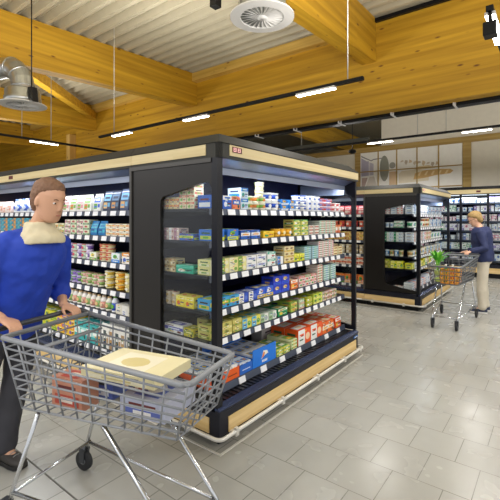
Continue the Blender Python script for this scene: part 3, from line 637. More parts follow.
# ------------------------------------------------------------------ goods
_g = {}
def goods_mesh(kind, w, d, h, pal, seed):
    k = (kind, w, d, h, pal, seed)
    if k in _g: return _g[k]
    _, c1, c2, c3 = pal
    r = random.Random(seed*7919+int(c1, 16)); A, B, D = mat(c1, .35), mat(c2, .35), mat(c3, .35)
    dark = mat(r.choice(['2A3A6A', '3A3A3A', '6A2A2A', '2A5A3A']), .5)
    mb = MB(); e = .0007; lid = None
    def patch(x0, x1, z0, z1, m, t=1):   # raised print on the front
        mb.box(x0, x1, -e*t, .0, z0, z1, m)
    def oval(cx, cz, rx, rz, m, t=2):
        mb.prism([(cx+rx*math.cos(2*PI*i/12), cz+rz*math.sin(2*PI*i/12)) for i in range(12)], 1, -e*t, 0, m)
    if kind in ('box', 'flat', 'carton'):
        if kind == 'flat':
            b = min(.008, h*.3)
            mb.prism([(-w/2, b), (-w/2+b, 0), (w/2-b, 0), (w/2, b), (w/2, h-b), (w/2-b, h), (-w/2+b, h), (-w/2, h-b)], 1, 0, d, A)
            mb.box(-w/2+.006, w/2-.006, d*.12, d*.88, h, h+e, B)
            mb.box(-w/2+.02, w/2-.02, d*.3, d*.6, h+e, h+2*e, D)
            patch(-w/2+.004, w/2-.004, h*.3, h*.72, B); patch(-w*.2, w*.2, h*.35, h*.68, D, 2)
        else:
            mb.box(-w/2, w/2, 0, d, 0, h, A)
            lay = r.randrange(4)
            if lay == 0:
                patch(-w/2, w/2, 0, h*.32, B); oval(-w*.05, h*.62, w*.24, h*.2, D); patch(-w*.12, w*.12, h*.56, h*.66, dark, 3); patch(-w*.35, w*.3, h*.12, h*.2, A, 2)
            elif lay == 1:
                patch(-w/2, w*.02, 0, h, B); oval(w*.24, h*.45, w*.17, h*.24, D); patch(-w*.4, -w*.08, h*.55, h*.72, A, 2); patch(-w*.4, -w*.12, h*.3, h*.38, dark, 2)
            elif lay == 2:
                patch(-w/2, w/2, h*.68, h, B); oval(-w*.2, h*.34, w*.18, h*.2, D); patch(w*.03, w*.4, h*.36, h*.46, dark, 2); patch(w*.03, w*.33, h*.2, h*.27, B, 2); patch(-w*.3, w*.3, h*.78, h*.9, A, 2)
            else:
                patch(-w/2, w/2, h*.35, h*.72, B); patch(-w*.3, w*.32, h*.44, h*.6, D, 2); oval(w*.3, h*.2, w*.12, h*.12, dark); patch(-w*.4, 0, h*.82, h*.9, dark, 2)
            for q in range(5):   # small print
                px = r.uniform(-.42, .2)*w; pz = r.uniform(.08, .85)*h; patch(px, px+w*r.uniform(.08, .22), pz, pz+h*.06, mat(r.choice(['D84A3A', '2A5AB8', '3A9A4A', 'F0C030', 'F4F4F0', '30343A']), .45), 4)
            mb.box(-w*.36, w*.36, d*.2, d*.75, h, h+e, B); mb.prism([(w*.2*math.cos(2*PI*i/12), d*.48+d*.18*math.sin(2*PI*i/12)) for i in range(12)], 2, h+e, h+2*e, D)
            for s in (-1, 1):
                x = s*w/2; mb.box(min(x, x+s*e), max(x, x+s*e), d*.1, d*.9, h*.12, h*.45, B); mb.box(min(x, x+2*s*e), max(x, x+2*s*e), d*.3, d*.7, h*.2, h*.38, D)
                mb.box(min(x, x+s*e), max(x, x+s*e), d*.2, d*.8, h*.6, h*.75, dark)
            if kind == 'carton':
                mb.prism([(0, h), (d, h), (d*.5+.004, h+d*.35), (d*.5-.004, h+d*.35)], 0, -w/2, w/2, A); mb.box(-w/2, w/2, d*.5-.003, d*.5+.003, h+d*.35, h+d*.35+.012, A)
    elif kind == 'tub':
        R = w/2; c = (0, R, 0)
        mb.lathe([(R*.80, 0), (R*.83, .003), (R*.86, h*.3)], A, c, 18); mb.lathe([(R*.86, h*.3), (R*.93, h*.78)], B if r.random() < .6 else A, c, 18); mb.lathe([(R*.93, h*.78), (R*.97, h-.006)], A, c, 18)
        lid = MB(); lid.lathe([(R, h-.007), (R, h-.001), (R*.93, h)], D if r.random() < .5 else A, c, 18); lid.lathe([(R*.6, 0), (R*.6, .0006)], B, (0, R, h), 14)
        mb.prism([(R*.4*math.cos(2*PI*i/10), h*.5+h*.22*math.sin(2*PI*i/10)) for i in range(10)], 1, -.0+R*.06, R*.2, D)
    elif kind == 'bottle':
        R = w/2; c = (0, R, 0)
        mb.lathe([(R*.9, 0), (R*.97, .005), (R*.97, h*.12)], A, c, 16); mb.lathe([(R*.975, h*.12), (R*.975, h*.58)], B, c, 16); mb.lathe([(R*.97, h*.58), (R*.9, h*.68), (R*.5, h*.86), (R*.46, h*.9)], A, c, 16)
        mb.prism([(R*.55*math.cos(2*PI*i/10), h*.36+h*.14*math.sin(2*PI*i/10)) for i in range(10)], 1, -.0005, R*.3, D)
        lid = MB(); lid.lathe([(R*.52, h*.89), (R*.54, h*.895), (R*.54, h*.99), (R*.48, h)], D, c, 16)
    elif kind == 'pouch':
        secs = []
        for z, t in ((0, .8), (.02, 1), (h*.5, .9), (h*.85, .3), (h*.9, .06), (h, .05)):
            secs.append((z, d*t/2))
        vs = []
        tilt = .12
        for z, t in secs:
            yc = d/2+z*tilt*.6
            for x, y in ((-w/2, yc-t), (w/2, yc-t), (w/2, yc+t), (-w/2, yc+t)): vs.append((x, y, z))
        n = len(secs); fs = [(4*k+i, 4*k+(i+1) % 4, 4*k+4+(i+1) % 4, 4*k+4+i) for k in range(n-1) for i in range(4)]+[(3, 2, 1, 0), (4*n-4, 4*n-3, 4*n-2, 4*n-1)]
        mb.raw(vs, fs, A)
        def fy(z):
            for (z0, t0), (z1, t1) in zip(secs, secs[1:]):
                if z <= z1: t = (z-z0)/(z1-z0); return d/2+z*tilt*.6-(t0+(t1-t0)*t)
        def pp(x0, x1, z0, z1, m, t=1):
            mb.raw([(x, fy(z)-e*t-.001*s, z) for s in (0, 0) for z in (z0, z1) for x in (x0, x1)], [(0, 1, 3, 2)], m)
        pp(-w*.42, w*.42, h*.50, h*.80, B); pp(-w*.3, w*.3, h*.60, h*.72, A, 2); pp(-w*.4, w*.05, h*.12, h*.42, D); pp(w*.1, w*.4, h*.2, h*.40, B); pp(-w*.35, w*.0, h*.2, h*.3, B, 2)
    me = mb.mesh(kind); lm = lid.mesh('lid') if lid else None
    _g[k] = (me, lm); return _g[k]
NOUNW = {}
def put(kind, w, d, h, pal, seed, loc, rz, label, noun, group, lids):
    me, lm = goods_mesh(kind, w, d, h, pal, seed)
    nm = noun.replace('-', '_').replace(' ', '_')
    o = bpy.data.objects.new(nm, me); C.objects.link(o); o.location = loc; o.rotation_euler = (0, 0, rz)
    tag(o, label, noun.split()[-1], group)
    if lm is not None and kind in ('tub', 'bottle'):
        l = bpy.data.objects.new('lid' if kind == 'tub' else 'cap', lm); C.objects.link(l); l.parent = o
    return o
LV = {1: [''], 2: ['lower', 'upper'], 3: ['bottom', 'middle', 'top'], 4: ['bottom', 'second-lowest', 'third-lowest', 'top']}
def lvl(n, k):
    if n in LV: return LV[n][k]
    return 'bottom' if k == 0 else 'top' if k == n-1 else ORD[k+1]+'-lowest'
SHN6 = ['top', 'second', 'third', 'fourth', 'fifth', 'bottom']; SHN7 = ['top', 'second', 'third', 'fourth', 'fifth', 'sixth', 'bottom']
def fill(runs_by_shelf, frame, ref, case, back_rows=(0,)*7, lids=True, skip=None, SHz=None, gap=.004, SHN=SHN6):
    """frame(u, v, z) -> (location, rotation); u runs along the shelf, v inward"""
    zs = SHz or (SH+[TRAY])
    for s, runs in enumerate(runs_by_shelf):
        cnt = 0
        for ri, (u0, u1, kind, w, h, d, n, pals, noun) in enumerate(runs):
            m = max(1, int((u1-u0)/(w+gap)+.35)); step = (u1-u0)/m
            w2 = min(w, step-gap)
            for i in range(m):
                cnt += 1; pal = pals[i % len(pals)]; u = u0+step*(i+.5)
                if len(pals) == 1 and i % 2 and m > 2: pal = (pal[0], pal[1], pal[3], pal[2])
                for row in range(1+back_rows[s]):
                    nn = n if row == 0 else n
                    if kind == 'pouch' and row: continue
                    v = .004+row*(d+.006)+random.uniform(0, .006)
                    for k in range(nn):
                        if row and k < nn-1: continue
                        z = zs[s]+k*(h+.0016)+.0002
                        if row: z = zs[s]+.0002   # rows behind: single pack on the shelf, same height as its stack
                        if row and nn > 1: hh = nn*(h+.0016)
                        loc, rz = frame(u, v, z)
                        if skip and skip(u, v): continue
                        L = [pal[0], noun+',', ORD[min(cnt, 49)], 'from', ref+',']
                        if row: L.append(('second', 'third')[row-1]+' row,')
                        elif lvl(nn, k): L.append(lvl(nn, k)+',')
                        L += [SHN[s], 'shelf,', case]
                        lab = ' '.join(L)
                        if row and nn > 1:
                            put(kind, w2, d, hh-.002, pal, ri+s*10, loc, rz, lab, noun, '%s on the %s shelf of the %s' % (noun+('es' if noun.endswith('x') or noun.endswith('pouch') else 's'), SHN[s], case), lids)
                        else:
                            put(kind, w2, d, h, pal, ri+s*10, loc, rz, lab, noun, '%s on the %s shelf of the %s' % (noun+('es' if noun.endswith('x') or noun.endswith('pouch') else 's'), SHN[s], case), lids)
def fr_corner(dy=0): return lambda u, v, z: ((-1.985-v, u+dy, z), PI/2)
def fr_dairy(dy=0): return lambda u, v, z: ((-u, 2.165+v+dy, z), 0)
fill(CORNER_RUNS, fr_corner(), 'corner post', 'near corner case', (0, 0, 0, 0, 1, 2), skip=lambda u, v: (v > .05 and u < 2.24) or (v > .2 and u < 3.9))
fill(DAIRY_RUNS, fr_dairy(), 'black panel', 'left dairy case', (0, 0, 0, 0, 0, 1))
# goods behind the near glass end: they face the end window; x runs inward from the open side
WIN = [
 [(2.14, 2.30, 'box', .075, .05, .10, 4, [('cream-red', 'F0E6C0', 'E06A5A', '7AB04A')], 'egg pasta box'), (2.30, 2.48, 'box', .055, .045, .10, 2, [('beige-red', 'E8D8A8', 'C8605A', 'E8B84A')], 'egg pasta box')],
 [(2.14, 2.30, 'box', .15, .05, .10, 1, [('blue-green', '2E6AC8', 'D8DC3A', '4AA84A')], 'cheese spread box'), (2.30, 2.48, 'box', .055, .045, .10, 2, [('pink-white', 'E2C8C0', 'B07A8A', W_)], 'curd pack')],
 [(2.14, 2.34, 'box', .19, .06, .10, 1, [('teal', '2AA88A', '6AD0B4', 'E8F0E8')], 'cheese tray'), (2.34, 2.48, 'box', .06, .05, .10, 2, [('beige', 'DCC89A', '9A7A4A', 'F0E8D0')], 'cheese pack')],
 [(2.14, 2.34, 'box', .095, .085, .10, 1, [('yellow', 'F2DC3A', 'F8EC8A', 'E8742A')], 'cheese box'), (2.34, 2.48, 'tub', .065, .05, .065, 2, [('red-beige', 'D8C8B0', '9A3A3A', 'C8A86A')], 'sauce tub')],
 [(2.14, 2.25, 'box', .10, .06, .10, 1, [('yellow-green', 'D8C83A', '8A9A3A', 'F0E8A0')], 'cheese box'), (2.25, 2.48, 'box', .21, .065, .10, 1, [('white-purple', 'E8E6E0', '5A58B0', 'D8D8E8')], 'mozzarella tray')],
]
fill(WIN[:5], lambda u, v, z: ((-u, 2.075+v, z), 0), 'open side', 'near glass end')
# extra tubs on top of the quark tubs, first shelf
for i, (y, h0) in enumerate(((2.66, .1132), (2.755, .1132))):
    if i == 0:
        for k in range(2):
            o = put('tub', .085, .085, .06, ('beige', 'D9D6A8', '2A56C0', 'F0EEDC'), 91, (-1.99, 2.752, 1.6702+.1134+k*.0616), PI/2, 'beige dessert tub with blue rim, %s of the pair crowning the quark tubs' % ('lower', 'upper')[k], 'dessert tub', None, True)
# bottom shelf: open cartons with packs
def tray(y0, y1, depth, h, col, label, back_h=0, front_h=None, logo=False):
    t = thing('display_carton', label, 'carton', (-1.99, (y0+y1)/2, TRAY)); m = mat(col, .45); z = TRAY+.0003; x0 = -1.988
    t.location.z = z
    MB().box(x0-depth, x0, y0, y1, z, z+.004, m).box(x0-.004, x0, y0, y1, z, z+(front_h or h), m).box(x0-depth, x0-.004, y0, y0+.004, z, z+h, m).box(x0-depth, x0-.004, y1-.004, y1, z, z+h, m).box(x0-depth, x0-depth+.004, y0, y1, z, z+max(h, back_h), m).build('carton_body', t)
    if logo:
        yc = (y0+y1)/2; f = front_h or h
        MB().prism([(yc-.05, z+f*.35), (yc-.02, z+f*.78), (yc+.035, z+f*.72), (yc+.05, z+f*.55), (yc, z+f*.5)], 0, x0, x0+.001, mat('F4EEE0', .5)).build('printed_logo', t)
        MB().prism([(yc-.045, z+f*.40), (yc-.02, z+f*.70), (yc, z+f*.66), (yc-.015, z+f*.45)], 0, x0+.001, x0+.002, mat('E8843A', .5)).build('printed_mark', t)
        for i in range(4): MB().box(x0, x0+.001, yc-.04+i*.02, yc-.025+i*.02, z+f*.15, z+f*.28, mat('E8ECF4', .5)).build('printed_mark', t)
    else:
        MB().box(x0, x0+.001, y0+.03, y1-.03, z+h*.4, z+h*.48, mat('6A3010' if col.startswith('E') else 'D8E2F4', .5)).build('printed_line', t)
    return t
def packs(y0, y1, depth, ny, nx, h, pal, noun, where):
    w = (y1-y0-.016)/ny; d = (depth-.02)/nx
    for j in range(nx):
        for i in range(ny):
            put('box', w-.006, d-.006, h, pal, 31, (-1.998-j*d, y0+.008+w*(i+.5), TRAY+.0048), PI/2, '%s %s, %s %s row from the front, inside the %s' % (pal[0], noun, {1: '', 2: ('left', 'right')[i % 2]}.get(ny, ORD[i+1]), ORD[j+1], where), noun, 'packs in the '+where, False)
tray(2.085, 2.255, .46, .085, 'E8581A', 'orange open carton nearest the corner post on the bottom shelf')
tray(2.262, 2.43, .46, .085, 'EE6420', 'orange open carton second from the corner post on the bottom shelf')
packs(2.085, 2.255, .46, 2, 4, .10, ('white-blue', 'F0F1F2', '3A78C8', 'E8C84A'), 'cheese pack', 'nearest orange carton')
packs(2.262, 2.43, .46, 2, 4, .10, ('white-blue', 'F0F1F2', '3A78C8', 'E8C84A'), 'cheese pack', 'second orange carton')
tray(2.438, 2.60, .42, .08, '2A6AC8', 'low blue open carton between the orange carton and the blue logo carton', .17)
packs(2.438, 2.60, .42, 2, 4, .085, ('pale-blue', 'DDE6F0', '4A8AD8', 'E0A04A'), 'cheese pack', 'low blue carton')
tray(2.606, 2.945, .40, .09, '1F7AE0', 'bright blue carton with a white and orange logo on its tall front', .25, .155, True)
packs(2.606, 2.945, .40, 3, 3, .10, ('white-gold', 'EDEFF2', 'B8A878', '4A8AD8'), 'cheese pack', 'blue logo carton')
t = thing('grey_carton', 'grey-beige carton with dark print standing at the back of the bottom shelf', 'carton', (-2.4, 3.43, TRAY+.0003))
MB().box(-2.46, -2.33, 3.2, 3.66, TRAY+.0003, TRAY+.24, mat('B9B2AE', .5)).build('carton_body', t)
for k in range(3): MB().box(-2.33, -2.329, 3.26, 3.58-.05*k, TRAY+.09+.04*k, TRAY+.105+.04*k, mat('4A4448', .5)).build('printed_line', t)

# far corner case, right face and end window
P2 = dict(red=('red-white', 'EDE6E2', 'D03A44', 'F4F0E8'), grn=('green-white', 'DCE8DC', '2E9A66', 'F0F0E8'), wht=('white', 'EEF0F2', 'C8D4E4', '8AA8D0'), blu=('pale-blue', 'C8DCEC', '4A8AC8', 'F2F4F6'),
          yel=('yellow', 'E6E22E', 'F4F08A', '4AA04A'), bei=('beige', 'E6DCC0', 'C89A5A', '7A9A5A'), org=('orange', 'E8703A', 'F4D8B8', 'F8F0E0'), brn=('brown-white', 'E8E0D4', '8A5A3A', 'C84A3A'))
C2 = [[(7.18, 7.7, 'box', .12, .06, .12, 2, [P2['wht'], P2['blu']], 'quark box'), (7.7, 8.3, 'tub', .11, .07, .11, 2, [P2['wht']], 'quark tub'), (8.3, 9.4, 'box', .16, .12, .12, 1, [P2['blu'], P2['wht']], 'milk box')],
      [(7.18, 7.9, 'tub', .10, .08, .10, 1, [P2['grn'], P2['wht']], 'salad tub'), (7.9, 8.4, 'tub', .11, .07, .11, 2, [P2['brn'], P2['bei']], 'salad tub'), (8.4, 9.4, 'box', .15, .11, .12, 1, [P2['wht'], P2['blu']], 'milk box')],
      [(7.18, 8.0, 'box', .11, .05, .12, 3, [P2['wht'], P2['brn']], 'spread box'), (8.0, 8.5, 'box', .12, .07, .12, 2, [P2['red'], P2['bei']], 'spread box'), (8.5, 9.4, 'tub', .12, .10, .12, 1, [P2['wht'], P2['grn']], 'curd tub')],
      [(7.18, 8.0, 'tub', .10, .08, .10, 1, [P2['bei'], P2['wht']], 'dip tub'), (8.0, 9.4, 'box', .14, .10, .12, 1, [P2['bei'], P2['blu']], 'meal box')],
      [(7.18, 7.9, 'box', .14, .08, .12, 1, [P2['yel'], P2['wht']], 'ready meal box'), (7.9, 9.4, 'box', .14, .10, .12, 1, [P2['yel'], P2['grn'], P2['bei']], 'ready meal box')],
      [(7.18, 8.2, 'flat', .14, .03, .14, 3, [P2['wht'], P2['red']], 'pizza dough pack'), (8.2, 9.4, 'box', .16, .12, .12, 1, [P2['wht'], P2['brn']], 'pizza dough box')]]
def taller(R):
    out = []
    for s in R:
        L = []
        for r in s:
            gap = .17; hh = min(r[4]*1.3, (gap-.002*r[6])/r[6]); L.append(r[:4]+(hh,)+r[5:])
        out.append(L)
    return out
C2 = taller(C2)
fill(C2, lambda u, v, z: ((-1.985-v, u, z), PI/2), 'corner post', 'far corner case', lids=False)
W2 = [[(2.14, 2.47, 'flat', .10, .03, .10, 4, [P2['red'], P2['wht']], 'sliced sausage pack')],
      [(2.14, 2.30, 'box', .15, .045, .10, 2, [P2['grn']], 'salad box'), (2.30, 2.47, 'tub', .08, .07, .08, 1, [P2['wht']], 'salad tub')],
      [(2.14, 2.47, 'box', .08, .055, .10, 3, [P2['wht'], P2['grn']], 'spread box')],
      [(2.14, 2.47, 'tub', .08, .085, .08, 1, [P2['bei'], P2['blu']], 'dip tub')],
      [(2.14, 2.36, 'box', .105, .10, .10, 1, [P2['yel']], 'ready meal box'), (2.36, 2.47, 'box', .10, .06, .10, 2, [('olive', 'C8C04A', '8A9A3A', 'F0E8A0')], 'ready meal box')],
      [(2.14, 2.30, 'box', .15, .04, .10, 1, [P2['red']], 'sausage tray'), (2.30, 2.47, 'box', .15, .03, .10, 1, [('grey', 'B8B8B8', '8A8A8A', 'E0E0E0')], 'sausage tray')]]
W2 = taller(W2)
fill(W2, lambda u, v, z: ((-u, 2.075+DY+v, z), 0), 'open side', 'far glass end', lids=False)
D2 = [[(2.88, 3.7, 'pouch', .12, .16, .05, 1, [('red', 'D8545A', 'F0C8C0', 'F4E8DC')], 'sausage pouch')],
      [(2.88, 3.7, 'tub', .12, .09, .10, 1, [('orange-red', 'E8684A', 'F4D0B0', 'F4E8DC'), ('red', 'D84A44', 'F0D0C0', 'E8A04A')], 'sauce tub')],
      [(2.88, 3.7, 'box', .10, .06, .10, 2, [('yellow', 'E4BE5A', 'F0DC9A', 'C8803A'), ('orange-yellow', 'E0A04A', 'F0DC9A', '8A5A2A')], 'dip box')],
      [(2.88, 3.7, 'tub', .12, .065, .10, 2, [('beige', 'E6D8B4', 'C8A878', 'F4F0E4')], 'dip tub')],
      [(2.88, 3.7, 'box', .11, .06, .10, 2, [('orange-white', 'F0E0D0', 'E8803A', 'D84A34')], 'sausage box')],
      [(2.88, 3.7, 'box', .12, .14, .10, 1, [('orange', 'E8803A', 'F4D8B8', '4AA04A')], 'snack box')]]
D2 = taller(D2)
fill(D2, lambda u, v, z: ((-u, 2.165+DY+v, z), 0), 'black end wall', 'far open case', lids=False)
BK = []
rb = random.Random(5)
for s in range(7):
    L = []; u = .75
    while u < 2.95:
        pal = rb.choice([('white', 'F0F0F2', 'C8D0E0', '8A9AC8'), ('blue-white', 'E4ECF4', '4A80C8', 'F4F4F4'), ('pink-white', 'F2E4E8', 'D88AA8', 'F4F4F4'), ('green-white', 'E4EEE4', '4AA070', 'F4F4F4'), ('lilac-white', 'E8E4F0', '8A7AB8', 'F4F4F4')])
        wd = rb.choice([.28, .42, .5]); w = rb.choice([.10, .12, .14]); h = rb.choice([.15, .18, .20])
        L.append((u, u+wd, rb.choice(['box', 'tub', 'box']), w, h, w, 1, [pal], ['milk box', 'yoghurt box'][s % 2])); 
        if L[-1][2] == 'tub': L[-1] = L[-1][:4]+(min(h, .12),)+L[-1][5:-1]+('yoghurt tub',)
        u += wd+.004
    BK.append(L)
fill(BK, lambda u, v, z: ((-u, 12.335+v, z), 0), 'right', 'wall case with doors', lids=False, SHz=[2.02, 1.78, 1.52, 1.26, 1.0, .74, .46], SHN=SHN7)
# ------------------------------------------------------------------ shopping trolleys
def trolley(label, loc, rz, pl='55585C'):
    """local frame: y forward, x right, origin on the floor"""
    o = thing('shopping_cart', label, 'shopping cart', (0, 0, 0))
    PL = mat(pl, .4); CH = STEEL; LG = mat('9A9DA0', .4, .3)
    zt, zb = (.90, .99), (.64, .62)   # front, rear
    def corner(fx, fy, t):  # fx -1..1, fy 0 rear..1 front, t 0 bottom..1 top
        hw_t = .285+(.22-.285)*fy; hw_b = .225+(.18-.225)*fy
        y = (-.46+.92*fy)*(1-t)+(-.53+1.07*fy)*t
        z = (zb[1]+(zb[0]-zb[1])*fy)*(1-t)+(zt[1]+(zt[0]-zt[1])*fy)*t
        return Vector((fx*(hw_b+(hw_t-hw_b)*t), y, z))
    b = MB()
    def bar(p, q, r=.004, m=PL): b.tube([p, q], r, m, 6)
    for s in (-1, 1):
        for k in range(8): bar(corner(s, 0, k/7), corner(s, 1, k/7), .0055)
        for k in range(11): bar(corner(s, k/10, 0), corner(s, k/10, 1), .005)
    for k in range(5): bar(corner(-1, 1, k/4), corner(1, 1, k/4), .005)
    for k in range(8): bar(corner(-1, 0, k/7), corner(1, 0, k/7), .005)
    for k in range(7): bar(corner(-1+k/3, 1, 0), corner(-1+k/3, 1, 1), .004); bar(corner(-1+k/3, 0, 0), corner(-1+k/3, 0, 1), .004); bar(corner(-1+k/3, 0, 0), corner(-1+k/3, 1, 0), .004)
    for k in range(13): bar(corner(-1, k/12, 0), corner(1, k/12, 0), .004)
    b.build('basket', o)
    MB().tube([corner(-1, 0, 1), corner(-1, 1, 1)+Vector((0, -.03, 0)), corner(-1, 1, 1)+Vector((.03, 0, 0)), corner(1, 1, 1)+Vector((-.03, 0, 0)), corner(1, 1, 1)+Vector((0, -.03, 0)), corner(1, 0, 1), corner(-1, 0, 1)], .014, PL, 8).build('basket_rim', o)
    MB().tube([(-.285, -.53, .99), (-.29, -.60, 1.005), (-.25, -.625, 1.01), (.25, -.625, 1.01), (.29, -.60, 1.005), (.285, -.53, .99)], .015, mat('3A3C40', .4), 10).build('handle', o)
    st = MB()
    for k in range(6): st.tube([(-.2+.08*k, -.44, .66), (-.2+.08*k, -.36, .93)], .004, PL, 6)
    st.tube([(-.22, -.36, .93), (.22, -.36, .93)], .008, PL, 8); st.build('child_seat', o)
    for s in (-1, 1):
        MB().tube([(s*.19, .05, .62), (s*.175, .42, .20), (s*.16, .50, .125)], .011, CH, 8).build('leg', o)
        MB().tube([(s*.22, -.35, .61), (s*.25, -.50, .20), (s*.255, -.52, .125)], .011, CH, 8).build('leg', o)
        MB().tube([(s*.165, .47, .155), (s*.253, -.50, .19)], .009, CH, 8).build('side_rail', o)
        for x, y in ((s*.158, .50), (s*.257, -.54)):
            w = MB(); w.loft([((x-.014, y, .062), (0, .055, 0), (0, 0, .055)), ((x-.012, y, .062), (0, .061, 0), (0, 0, .061)), ((x+.012, y, .062), (0, .061, 0), (0, 0, .061)), ((x+.014, y, .062), (0, .055, 0), (0, 0, .055))], mat('1C1D1F', .6), 18)
            w.loft([((x-.016, y, .062), (0, .022, 0), (0, 0, .022)), ((x+.016, y, .062), (0, .022, 0), (0, 0, .022))], LG, 12)
            wo = w.build('wheel', o)
            MB().box(x-.024, x-.017, y-.02, y+.02, .055, .135, mat('303236', .4)).box(x+.017, x+.024, y-.02, y+.02, .055, .135, mat('303236', .4)).box(x-.024, x+.024, y-.025, y+.025, .128, .145, mat('303236', .4)).build('wheel_fork', wo)
    MB().tube([(-.165, .45, .16), (.165, .45, .16)], .009, CH, 8).build('cross_bar', o)
    MB().tube([(-.25, -.48, .20), (.25, -.48, .20)], .009, CH, 8).build('cross_bar', o)
    o.location = loc; o.rotation_euler = (0, 0, rz); return o
c2loc = Vector((-1.28, 6.72, 0)); trolley('dark grey shopping cart with a leafy plant and orange crate, before the standing shopper', c2loc, PI, '5E6265')
# its load
def leafplant(label, p):
    t = thing('leafy_plant', label, 'plant', p); r = random.Random(3)
    G = mat('4FAE2A', .45, var=.2); G2 = mat('86C84A', .45, var=.2)
    MB().lathe([(.03, 0), (.04, .002), (.05, .09), (.045, .09)], mat('B8C86A', .5), p, 16).build('pot', t)
    st = MB()
    for k in range(9):
        a = 2*PI*k/9; st.tube([(p[0]+.01*math.cos(a), p[1]+.01*math.sin(a), p[2]+.08), (p[0]+.03*math.cos(a), p[1]+.03*math.sin(a), p[2]+.24)], .004, G2, 6)
    st.build('stems', t)
    for k in range(26):
        a = r.uniform(0, 2*PI); l = r.uniform(.14, .22); el = r.uniform(.5, 1.4); b = Vector((p[0]+.025*math.cos(a), p[1]+.025*math.sin(a), p[2]+r.uniform(.18, .26)))
        d = Vector((math.cos(a)*math.cos(el), math.sin(a)*math.cos(el), math.sin(el))); sd = Vector((-math.sin(a), math.cos(a), 0))
        vs = []; 
        for q, wd, dr in ((0, .004, 0), (.3, .020, 0), (.65, .022, .015), (1, .002, .05)):
            c = b+d*l*q-Vector((0, 0, dr)); vs += [c-sd*wd, c+sd*wd, c-sd*wd+Vector((0, 0, .002)), c+sd*wd+Vector((0, 0, .002))]
        fs = []
        for i in range(3): o4 = 4*i; fs += [(o4, o4+1, o4+5, o4+4), (o4+2, o4+6, o4+7, o4+3), (o4, o4+4, o4+6, o4+2), (o4+1, o4+3, o4+7, o4+5)]
        MB().raw(vs, fs+[(0, 2, 3, 1), (12, 13, 15, 14)], G if k % 2 else G2).build('leaf', t)
    return t
leafplant('bright green leafy plant standing in the shopping cart', (-1.40, 6.36, .74))
oc = thing('orange_crate', 'orange crate lying in the far shopping cart', 'crate', (-1.26, 6.5, .652))
mb = MB(); mb.box(-1.35, -1.12, 6.27, 6.60, .652, .66, mat('E8962A', .4))
for k in range(8): mb.box(-1.35+k*.0307, -1.335+k*.0307, 6.27, 6.276, .66, .86, mat('F8B038', .4)).box(-1.35+k*.0307, -1.335+k*.0307, 6.594, 6.60, .66, .86, mat('F8B038', .4))
for z in (.69, .76, .83): mb.box(-1.35, -1.12, 6.27, 6.276, z, z+.03, mat('F8B038', .4)).box(-1.35, -1.12, 6.594, 6.60, z, z+.03, mat('F8B038', .4)).box(-1.35, -1.344, 6.27, 6.60, z, z+.03, mat('F8B038', .4)).box(-1.126, -1.12, 6.27, 6.60, z, z+.03, mat('F8B038', .4))
mb.build('crate_body', oc)
for i, (x, y, h, c, l) in enumerate(((-1.29, 6.36, .26, '2E8A4A', 'green bottle standing in the orange crate of the far cart'), (-1.20, 6.36, .24, 'C83A34', 'red bottle standing in the orange crate of the far cart'), (-1.22, 6.48, .25, '2A2420', 'dark bottle standing in the orange crate of the far cart'))):
    t = thing('bottle', l, 'bottle', (x, y, .6602)); m = mat(c, .3)
    MB().lathe([(.028, 0), (.032, .006), (.032, h*.6), (.014, h*.82), (.012, h*.93)], m, (x, y, .6602), 14).build('bottle_body', t); MB().lathe([(.015, h*.92), (.015, h), (.012, h)], mat('E8E4DC', .4), (x, y, .6602), 12).build('bottle_cap', t)
t = thing('lettuce', 'pale green lettuce in the front of the far cart', 'vegetable', (-1.40, 6.31, .65))
lt = MB(); lt.ball((-1.395, 6.34, .69), (.055, .05, .035), mat('B8CC6A', .6, var=.3, scale=30, bump=.5)); lt.build('leaf_head', t)
hd = math.atan2(.24, .97)-PI/2
c1c = Vector((-2.349, 1.09, 0))+Vector((.97, .24, 0)).normalized()*.575
trolley('grey shopping cart in the foreground pushed by the person in blue', c1c, hd, '85888C')
def incart(lx, ly, z):
    q = Matrix.Rotation(hd, 3, 'Z') @ Vector((lx, ly, 0)); return (c1c.x+q.x, c1c.y+q.y, z)
def load(name, label, cat, lx, ly, z, w, d, h, pal, kind='box', noun=None):
    me, lm = goods_mesh(kind, w, d, h, pal, 5); o = bpy.data.objects.new(name, me); C.objects.link(o)
    o.location = incart(lx, ly, z); o.rotation_euler = (0, 0, hd); return tag(o, label, cat)
load('flour_sack', 'blue-white pack lying at the bottom of the foreground cart', 'pack', -.08, -.30, .655, .22, .26, .11, ('b', '4A5FA8', 'D8DCE8', '8A9AD0'))
load('crisp_box', 'lilac-white carton at the bottom of the foreground cart, front end', 'carton', .0, .10, .66, .26, .26, .09, ('b', 'B8BCD0', '5A6AB0', 'E8E4E0'))
load('meat_pack', 'salmon-red flat pack in the foreground cart beside the handle', 'pack', .14, -.28, .655, .11, .20, .15, ('b', 'C88A70', 'B84A3A', 'E8D8C8'))
load('pastry_box', 'flat cream pastry box lying on top of the load in the foreground cart', 'box', .03, -.10, .83, .30, .44, .045, ('b', 'E6DCB0', 'EFE8CC', 'D8C88A'))
load('juice_carton', 'brown-red drink carton standing in the foreground cart, supporting the cream box', 'carton', .02, .07, .7505, .10, .10, .078, ('b', 'A8584A', 'D8B8A0', '3A4A7A'))
load('tea_box', 'dark blue box stacked under the cream pastry box near the handle', 'box', -.06, -.12, .7665, .12, .09, .062, ('b', '2A3E7A', 'C8D0E0', 'E8D8A0'))

